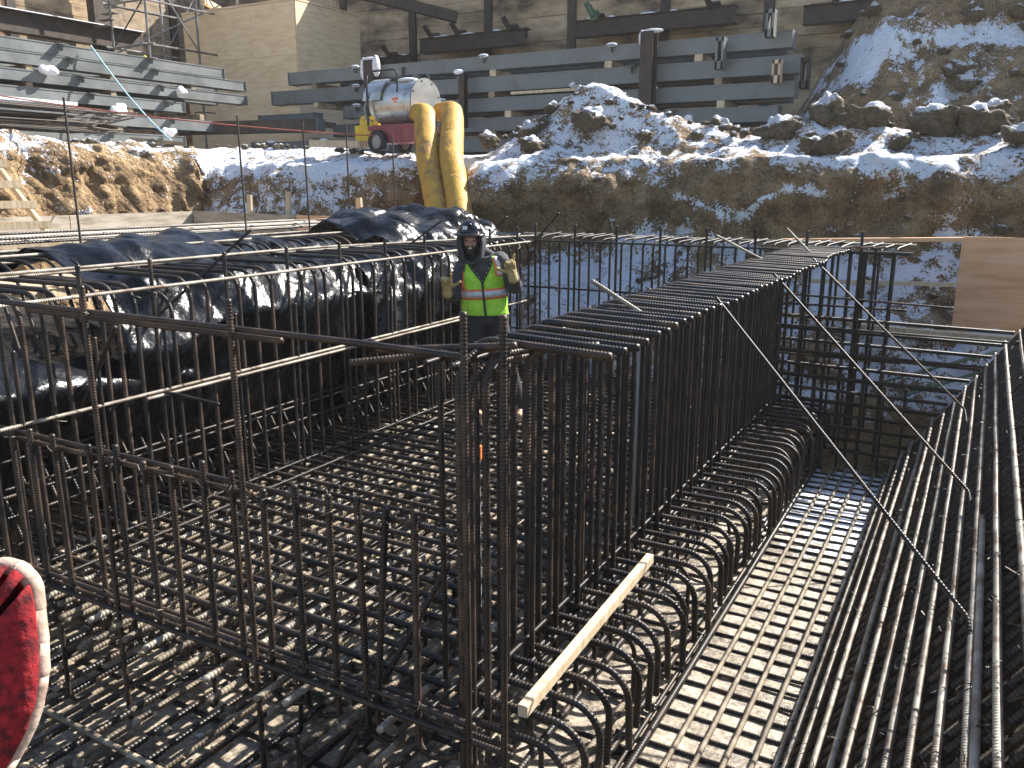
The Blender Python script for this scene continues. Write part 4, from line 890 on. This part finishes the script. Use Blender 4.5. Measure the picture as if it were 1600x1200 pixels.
drape('black_tarp', 'crumpled shiny black plastic hanging behind the bars left of the worker', secC, 6.4, 9.0, 15.2, .16, crush=1.5)
def secD(u):
    h = .04+.26*sin(pi*min(1, u*1.05))**.7; return [(-7.0, 1.62), (-6.8, 1.64+h*.7), (-6.5, 1.66+h), (-6.1, 1.66+h*.95), (-5.75, 1.64+h*.6), (-5.55, 1.6), (-5.4, 1.48)]
drape('black_tarp', 'heap of black plastic bunched on top of the cage below the yellow ducts', secD, 7.3, 9.75, 23.7, .12, crush=1.4)
def secE(u): return [(-5.3, .2), (-5.25, .1), (-5.2, -.1), (-5.2, -.2), (-5.2, -.3), (-5.15, -.4), (-5.1, -.5)]

# ================================================================ THE WORKER
# local frame: +x to his left hand side (picture right), -y towards the camera, z up
W = thing('person', 'worker in lime vest and black hard hat standing with both gloved hands raised', 'person', (-4.04, 6.68, .02), (0, 0, rad(31.2)))
def remesh(o, vs, sm=6, fac=.6):
    md = o.modifiers.new('r', 'REMESH'); md.mode = 'VOXEL'; md.voxel_size = vs; md.use_smooth_shade = True
    if sm: s_ = o.modifiers.new('s', 'SMOOTH'); s_.iterations = sm; s_.factor = fac
    return o
HC = V((-.115, -.02, 1.675))      # head centre
SL, SR = V((-.185, 0, 1.44)), V((.16, .01, 1.50))
EL, ER = V((-.275, -.02, 1.17)), V((.30, .0, 1.255))
HL, HR = V((-.325, -.22, 1.265)), V((.262, -.20, 1.40))
HPL, HPR = V((-.07, .02, .97)), V((.11, .02, .97))
KL, KR = V((-.085, -.03, .52)), V((.22, -.02, .52))
AL, AR = V((-.06, .02, .09)), V((.34, .02, .09))
g = G()
g.ell(HC, (.075, .092, .112), 20, 14); g.cap(HC-V((0, -.02, .1)), (-.06, .02, 1.46), .055, .06)
g.cap((-.03, .04, 1.33), (0, .05, 1.02), .09, .09); g.cap(SL+V((.02, .03, -.02)), SR+V((-.02, .03, -.02)), .045, .045)
for s_, e, h in ((SL, EL, HL), (SR, ER, HR)): g.cap(s_, e, .04, .036); g.cap(e, h, .036, .026)
g.cap(HPL, HPR, .1, .1)
for h, k, a in ((HPL, KL, AL), (HPR, KR, AR)): g.cap(h, k, .085, .058); g.cap(k, a, .055, .038); g.cap(a, a+V((0, -.12, -.04)), .038, .03)
# face
g.cap(HC+V((0, -.09, .01)), HC+V((0, -.112, -.025)), .010, .017, 8); g.ell(HC+V((0, -.078, .032)), (.055, .02, .012), 12, 6)
g.ell(HC+V((-.035, -.07, -.02)), (.022, .022, .02), 10, 6); g.ell(HC+V((.035, -.07, -.02)), (.022, .022, .02), 10, 6); g.ell(HC+V((0, -.08, -.058)), (.028, .018, .012), 10, 6)
g.ell(HC+V((0, -.06, -.09)), (.035, .03, .028), 10, 6); g.ell(HC+V((-.077, 0, 0)), (.01, .02, .03), 8, 6); g.ell(HC+V((.077, 0, 0)), (.01, .02, .03), 8, 6)
body = remesh(g.obj('body', M['skin'], W), .007, 2, .5)
g = G()
for x in (-.03, .03): g.ell(HC+V((x, -.088, .012)), (.011, .007, .006), 10, 6)
g.obj('eyes', M['beard'], body, smooth=True)
G().ell(HC+V((0, -.097, -.052)), (.021, .006, .008), 12, 6).obj('teeth', M['teeth'], body, smooth=True)
g = G(); g.ell(HC+V((0, -.062, -.085)), (.052, .04, .036), 14, 8); g.ell(HC+V((0, -.094, -.038)), (.030, .012, .006), 10, 6)
for s_ in (-1, 1): g.cap(HC+V((s_*.062, -.035, -.01)), HC+V((s_*.045, -.065, -.07)), .018, .024, 8); g.cap(HC+V((s_*.02, -.098, -.04)), HC+V((s_*.035, -.085, -.07)), .007, .010, 7)
remesh(g.obj('beard', M['beard'], W), .006, 2)
# jacket
g = G()
def torso(z):   # centre x, half width, half depth
    tb = ((.86, .03, .175, .135), (1.0, .02, .185, .14), (1.2, .0, .19, .145), (1.36, -.012, .20, .135), (1.46, -.02, .19, .115), (1.53, -.03, .15, .10), (1.6, -.04, .08, .08))
    for a, b in zip(tb, tb[1:]):
        if z <= b[0]:
            f = (z-a[0])/(b[0]-a[0]); return [a[i]+(b[i]-a[i])*f for i in (1, 2, 3)]
    return tb[-1][1:]
zs = [.93+.03*i for i in range(21)]; n = 28; vs = []
for z in zs:
    c, rx, ry = torso(z)
    for k in range(n):
        a = 2*pi*k/n; vs.append((c+rx*cos(a), .03+ry*sin(a), z+.10*(c*0+(cos(a)))*sstep(1.3, 1.5, z)*.3))
k0 = len(zs)
g.add(vs, [(i*n+k, i*n+(k+1) % n, (i+1)*n+(k+1) % n, (i+1)*n+k) for i in range(k0-1) for k in range(n)]+[tuple(range(n-1, -1, -1)), tuple((k0-1)*n+k for k in range(n))])
g.cap(SL, EL, .082, .070); g.cap(SR, ER, .082, .070)
for e, h in ((EL, HL), (ER, HR)):
    g.cap(e, e.lerp(h, .8), .072, .052)
    for k in range(5): q = e.lerp(h, .12+.15*k); g.ell(q, (.068-.004*k, .064, .062), 12, 8)
g.cap((-.07, .03, 1.5), (-.09, .03, 1.58), .085, .09)
jk = remesh(g.obj('jacket', M['jack'], W), .010, 5)
tx = bpy.data.textures.new('folds', 'CLOUDS'); tx.noise_scale = .09
d_ = jk.modifiers.new('d', 'DISPLACE'); d_.texture = tx; d_.strength = .03; d_.mid_level = .5
# hood: open ring round the face
g = G(); n = 24; m_ = 12; vs = []
for j in range(m_+1):
    f = j/m_; y = -.10+.23*f; sc = (.86+.38*sin(pi*min(.62, f)*.85))*(1-max(0, f-.6)**2*3.2)
    for k in range(n):
        a = 2*pi*k/n; rx = .112*sc; rz = .145*sc
        vs.append((HC.x+.008+rx*cos(a), HC.y+y+.02*sin(a)*(1-f), HC.z-.012+rz*sin(a)-(.05*(1-f) if sin(a) < -.5 else 0)))
g.add(vs, [(j*n+k, j*n+(k+1) % n, (j+1)*n+(k+1) % n, (j+1)*n+k) for j in range(m_) for k in range(n)])
g.add(vs[-n:], [tuple(range(n))])
hd_ = g.obj('hood', M['hood'], W, smooth=True); md = hd_.modifiers.new('s', 'SOLIDIFY'); md.thickness = .016; md.offset = 1
g = G(); g.tube([V(p)+V((0, -.004, 0)) for p in vs[:n]], .013, 8, closed=True); g.obj('hood_rim', M['hood'], W, smooth=True)
g = G(); g.cap((HC.x+.07, .05, 1.60), (.10, .05, 1.51), .06, .06); g.cap((HC.x-.05, .05, 1.58), (-.16, .05, 1.49), .055, .05); g.ell((HC.x+.02, .03, 1.55), (.11, .1, .06), 14, 8); remesh(g.obj('hood_collar', M['hood'], W), .012, 5)
# hard hat
HH = HC+V((0, .0, .085)); g = G(); n = 28; vs = []; rr = 9
for j in range(rr+1):
    th = pi/2*j/rr
    for k in range(n):
        a = 2*pi*k/n; rg = 1+.02*cos(6*a)*(1 if abs(cos(a)) < .4 else 0)
        vs.append((HH.x+.112*cos(th)*cos(a)*rg, HH.y+.01+.135*cos(th)*sin(a)*rg, HH.z+.118*sin(th)))
g.add(vs, [(j*n+k, j*n+(k+1) % n, (j+1)*n+(k+1) % n, (j+1)*n+k) for j in range(rr) for k in range(n)])
hat = g.obj('hard_hat', M['helm'], W, smooth=True)
g = G(); vs = []
for j in range(3):
    for k in range(n):
        a = 2*pi*k/n; ex = (.0, .022, .024)[j]; fr = max(0, -sin(a)); ex2 = ex*(1+1.5*fr)
        vs.append((HH.x+(.113+ex2)*cos(a), HH.y+.01+(.136+ex2)*sin(a), HH.z+(.004, -.006, -.014)[j]-.014*fr*(j > 0)))
g.add(vs, [(j*n+k, j*n+(k+1) % n, (j+1)*n+(k+1) % n, (j+1)*n+k) for j in range(2) for k in range(n)]); q = g.obj('brim', M['helm'], hat, smooth=True)
md = q.modifiers.new('s', 'SOLIDIFY'); md.thickness = .004
G().cap(HH+V((0, -.11, .07)), HH+V((0, .12, .09)), .016, .016, 8).obj('crown_ridge', M['helm'], hat, smooth=True)
G().box(HH+V((-.045, -.118, .045)), (.045, .006, .034), rx=-.35, rz=-.35, bev=.002).obj('sticker', M['white'], hat)
G().box(HH+V((.075, -.085, .05)), (.04, .006, .03), rx=-.35, rz=.75, bev=.002).obj('sticker', M['white'], hat)
# vest
n = 60; zs = [1.0+.0175*i for i in range(31)]; vs = []; fs = []
def vp_(a, z, off=.022):
    c, rx, ry = torso(z); fl = off+.012*sstep(1.3, 1.0, z)+.006*N.noise(V((cos(a)*4, sin(a)*4, z*9)))
    return V((c+(rx+fl)*cos(a), .03+(ry+fl)*sin(a), z+.03*cos(a)*sstep(1.25, 1.5, z)))
for z in zs:
    for k in range(n+1): vs.append(vp_(-pi/2+2*pi*k/n, z))
def inarm(a, z): return z > 1.27 and abs(abs(((a+pi) % (2*pi))-pi) - (pi if cos(a) < 0 else 0)) < .62*sstep(1.25, 1.34, z)
for i in range(len(zs)-1):
    for k in range(n):
        a = -pi/2+2*pi*(k+.5)/n; z = zs[i]; da = abs(((a+pi/2+pi) % (2*pi))-pi)
        if z > 1.31 and da < (z-1.31)*3.0: continue
        if da < .035: pass
        if z > 1.3 and (abs(cos(a)) > .90): continue
        fs.append((i*(n+1)+k, i*(n+1)+k+1, (i+1)*(n+1)+k+1, (i+1)*(n+1)+k))
g = G(); g.add(vs, fs); v_ = g.obj('vest', M['vest'], W, smooth=True); md = v_.modifiers.new('s', 'SOLIDIFY'); md.thickness = .006
def band(a0, a1, zf, wd, m, nm, off=.031, k=24):
    g = G(); vs = []
    for i in range(k+1):
        a = a0+(a1-a0)*i/k; z = zf(a)
        for q in (-wd/2, wd/2): vs.append(vp_(a, z+q, off))
    g.add(vs, [(2*i, 2*i+2, 2*i+3, 2*i+1) for i in range(k)]); o = g.obj(nm, M[m], v_, smooth=True); md = o.modifiers.new('s', 'SOLIDIFY'); md.thickness = .003; return o
zb = lambda a: 1.205+.012*cos(a)
band(-pi/2-2.9, -pi/2+2.9, zb, .095, 'vorg', 'belt_trim', .030, 60); band(-pi/2-2.9, -pi/2+2.9, zb, .058, 'refl', 'belt_tape', .034, 60)
def strip(a, z0, z1, wd, m, nm, off):
    g = G(); vs = []; k = 12
    for i in range(k+1):
        z = z0+(z1-z0)*i/k
        for q in (-wd/2, wd/2): vs.append(vp_(a+q/.19, z, off))
    g.add(vs, [(2*i, 2*i+2, 2*i+3, 2*i+1) for i in range(k)]); o = g.obj(nm, M[m], v_, smooth=True); md = o.modifiers.new('s', 'SOLIDIFY'); md.thickness = .003; return o
strip(-pi/2+.80, 1.36, 1.52, .085, 'vorg', 'shoulder_trim', .031); strip(-pi/2+.80, 1.365, 1.52, .048, 'refl', 'shoulder_tape', .035)
strip(-pi/2-.98, 1.24, 1.50, .07, 'vorg', 'shoulder_trim', .031); strip(-pi/2-1.05, 1.30, 1.50, .035, 'refl', 'shoulder_tape', .035)
strip(-pi/2+.0, 1.0, 1.33, .015, 'blackp', 'zip', .036)
# V neck edging and hem
for s_ in (-1, 1):
    g = G(); g.tube([vp_(-pi/2+s_*max(.02, (z-1.31)*3.0), z, .03) for z in [1.31+.0175*i for i in range(13)]], .007, 6); g.obj('neck_edge', M['blackp'], v_, smooth=True)
g = G(); g.tube([vp_(2*pi*k/48, 1.0, .026) for k in range(48)], .007, 6, closed=True); g.obj('hem', M['blackp'], v_, smooth=True)
# trousers, boots
g = G(); g.cap(HPL+V((0, .01, 0)), HPR+V((0, .01, 0)), .135, .135)
for h, k, a in ((HPL, KL, AL), (HPR, KR, AR)):
    g.cap(h, k, .118, .088); g.cap(k, a+V((0, 0, .02)), .085, .078)
    for q in (.25, .55, .8, .95): g.ell(k.lerp(a, q)+V((0, 0, .01)), (.085, .085, .03), 14, 6)
remesh(g.obj('trousers', M['pants'], W), .012, 6)
for a in (AL, AR):
    g = G(); g.cap(a+V((0, .02, .06)), a+V((0, .02, 0)), .06, .06); g.cap(a+V((0, .03, -.045)), a+V((0, -.15, -.055)), .048, .045); g.box(a+V((0, -.06, -.085)), (.1, .29, .025), bev=.01)
    remesh(g.obj('boot', M['boot'], W), .008, 3)
# gloves
def glove(wr, palmdir, side, nrm, fingers, nm='glove'):
    """palmdir: from wrist towards the fingers; nrm: out of the back of the hand; side: towards the thumb"""
    wr = V(wr); u = V(palmdir).normalized(); s_ = V(side); s_ = (s_-u*s_.dot(u)).normalized(); nv = u.cross(s_)
    if nv.dot(V(nrm)) < 0: nv = -nv
    g = G(); g.cap(wr-u*.05, wr+u*.01, .046, .042, 14)
    for q in (-.028, -.009, .010, .028): g.cap(wr+u*.02+s_*q, wr+u*.095+s_*q*1.25, .024, .021, 10)
    for i, (curl, spread) in enumerate(fingers[:4]):
        q = (.036, .013, -.011, -.033)[i]; p = wr+u*.095+s_*q; L = (.036, .040, .038, .030)[i]; d = (u+s_*spread).normalized(); an = 0; r = .0145
        for j in range(3):
            an = curl*(j+.6)*.55; dd = (d*cos(an)-nv*sin(an)).normalized(); p2 = p+dd*L*(1, .8, .65)[j]; g.cap(p, p2, r, r-.0012, 8); p = p2; r -= .0012
    c, sp = fingers[4]; p = wr+u*.03+s_*.042; d = (u*.55+s_*sp).normalized()
    for j in range(3): dd = (d*cos(c*j*.6)+(u if c > 0 else u)*sin(c*j*.6)).normalized(); p2 = p+dd*.034; g.cap(p, p2, .0185-.001*j, .017-.001*j, 8); p = p2
    o = remesh(g.obj(nm, M['glove'], W), .0055, 2, .5); return o
glove(HR, (-.25, -.1, 1), (-.9, -.3, .1), (0, .8, .2), [(2.1, .0), (2.4, 0), (2.2, 0), (.25, -.35), (.3, 1.1)])
glove(HL, (-.02, -.35, 1), (.7, -.3, .1), (0, 1, 0), [(.5, .25), (2.3, 0), (2.4, 0), (2.1, 0), (.2, 1.0)])

# ================================================================ RED MITTEN AT THE CAMERA
t = thing('mitten', 'red fleece mitten with cream binding, very close at the lower left corner', 'mitten', (-.49, .254, 1.93))
fw = V((hd.x, hd.y, 0)).normalized(); rt = V((fw.y, -fw.x, 0)); upv = rt.cross(hd).normalized()
px = lambda x, y, dep=0: (V((0, 0, 2.2))+(hd*1310+rt*(x-800)-upv*(y-600))*((.5+dep)/1310))-V((-.49, .254, 1.93))
out = [(-60, 905), (-20, 888), (18, 884), (40, 893), (52, 915), (58, 950), (62, 1000), (63, 1050), (57, 1095), (43, 1135), (22, 1175), (-5, 1215), (-40, 1260)]
O = fillet([px(a, b) for a, b in out], .02, .003)
g = G(); vs = []; nO = len(O); cen = px(-60, 1060)
for j in range(7):
    f = j/6
    for p in O:
        q = p.lerp(cen, f*.95); vs.append(q-hd*(.012*sin(f*pi*.5)))
g.add(vs, [(j*nO+k, j*nO+k+1, (j+1)*nO+k+1, (j+1)*nO+k) for j in range(6) for k in range(nO-1)])
o = g.obj('fleece_lining', M['fleece'], t, smooth=True); md = o.modifiers.new('s', 'SOLIDIFY'); md.thickness = .01; md.offset = -1 if True else 1
O2 = []
for i in range(nO-1):
    for f in (0, .5): O2.append(O[i].lerp(O[i+1], f))
g = G(); g.tube([p+rt*.0012*N.noise(p*160)+upv*.0012*N.noise(p*160+V((4, 4, 4))) for p in O2], .0052, 12); g.obj('binding', M['cream'], t, smooth=True)

for o in bpy.data.objects:
    if o.parent is None and o.get('category') and not o.get('kind'): o['kind'] = 'thing'
bpy.data.objects['earth_bank']['kind'] = 'structure'

# ================================================================ HAZE
HZ = G().box((0, 0, 4.6), (124, 124, 14)).obj('haze', None)
hm = bpy.data.materials.new('haze_air'); hm.use_nodes = True; q = hm.node_tree
for n_ in list(q.nodes):
    if n_.type == 'BSDF_PRINCIPLED': q.nodes.remove(n_)
pv = q.nodes.new('ShaderNodeVolumePrincipled'); pv.inputs['Color'].default_value = (1, .96, .9, 1); pv.inputs['Density'].default_value = .0009; pv.inputs['Anisotropy'].default_value = .35
q.links.new(pv.outputs[0], q.nodes['Material Output'].inputs['Volume']); HZ.data.materials.append(hm); HZ['kind'] = 'stuff'
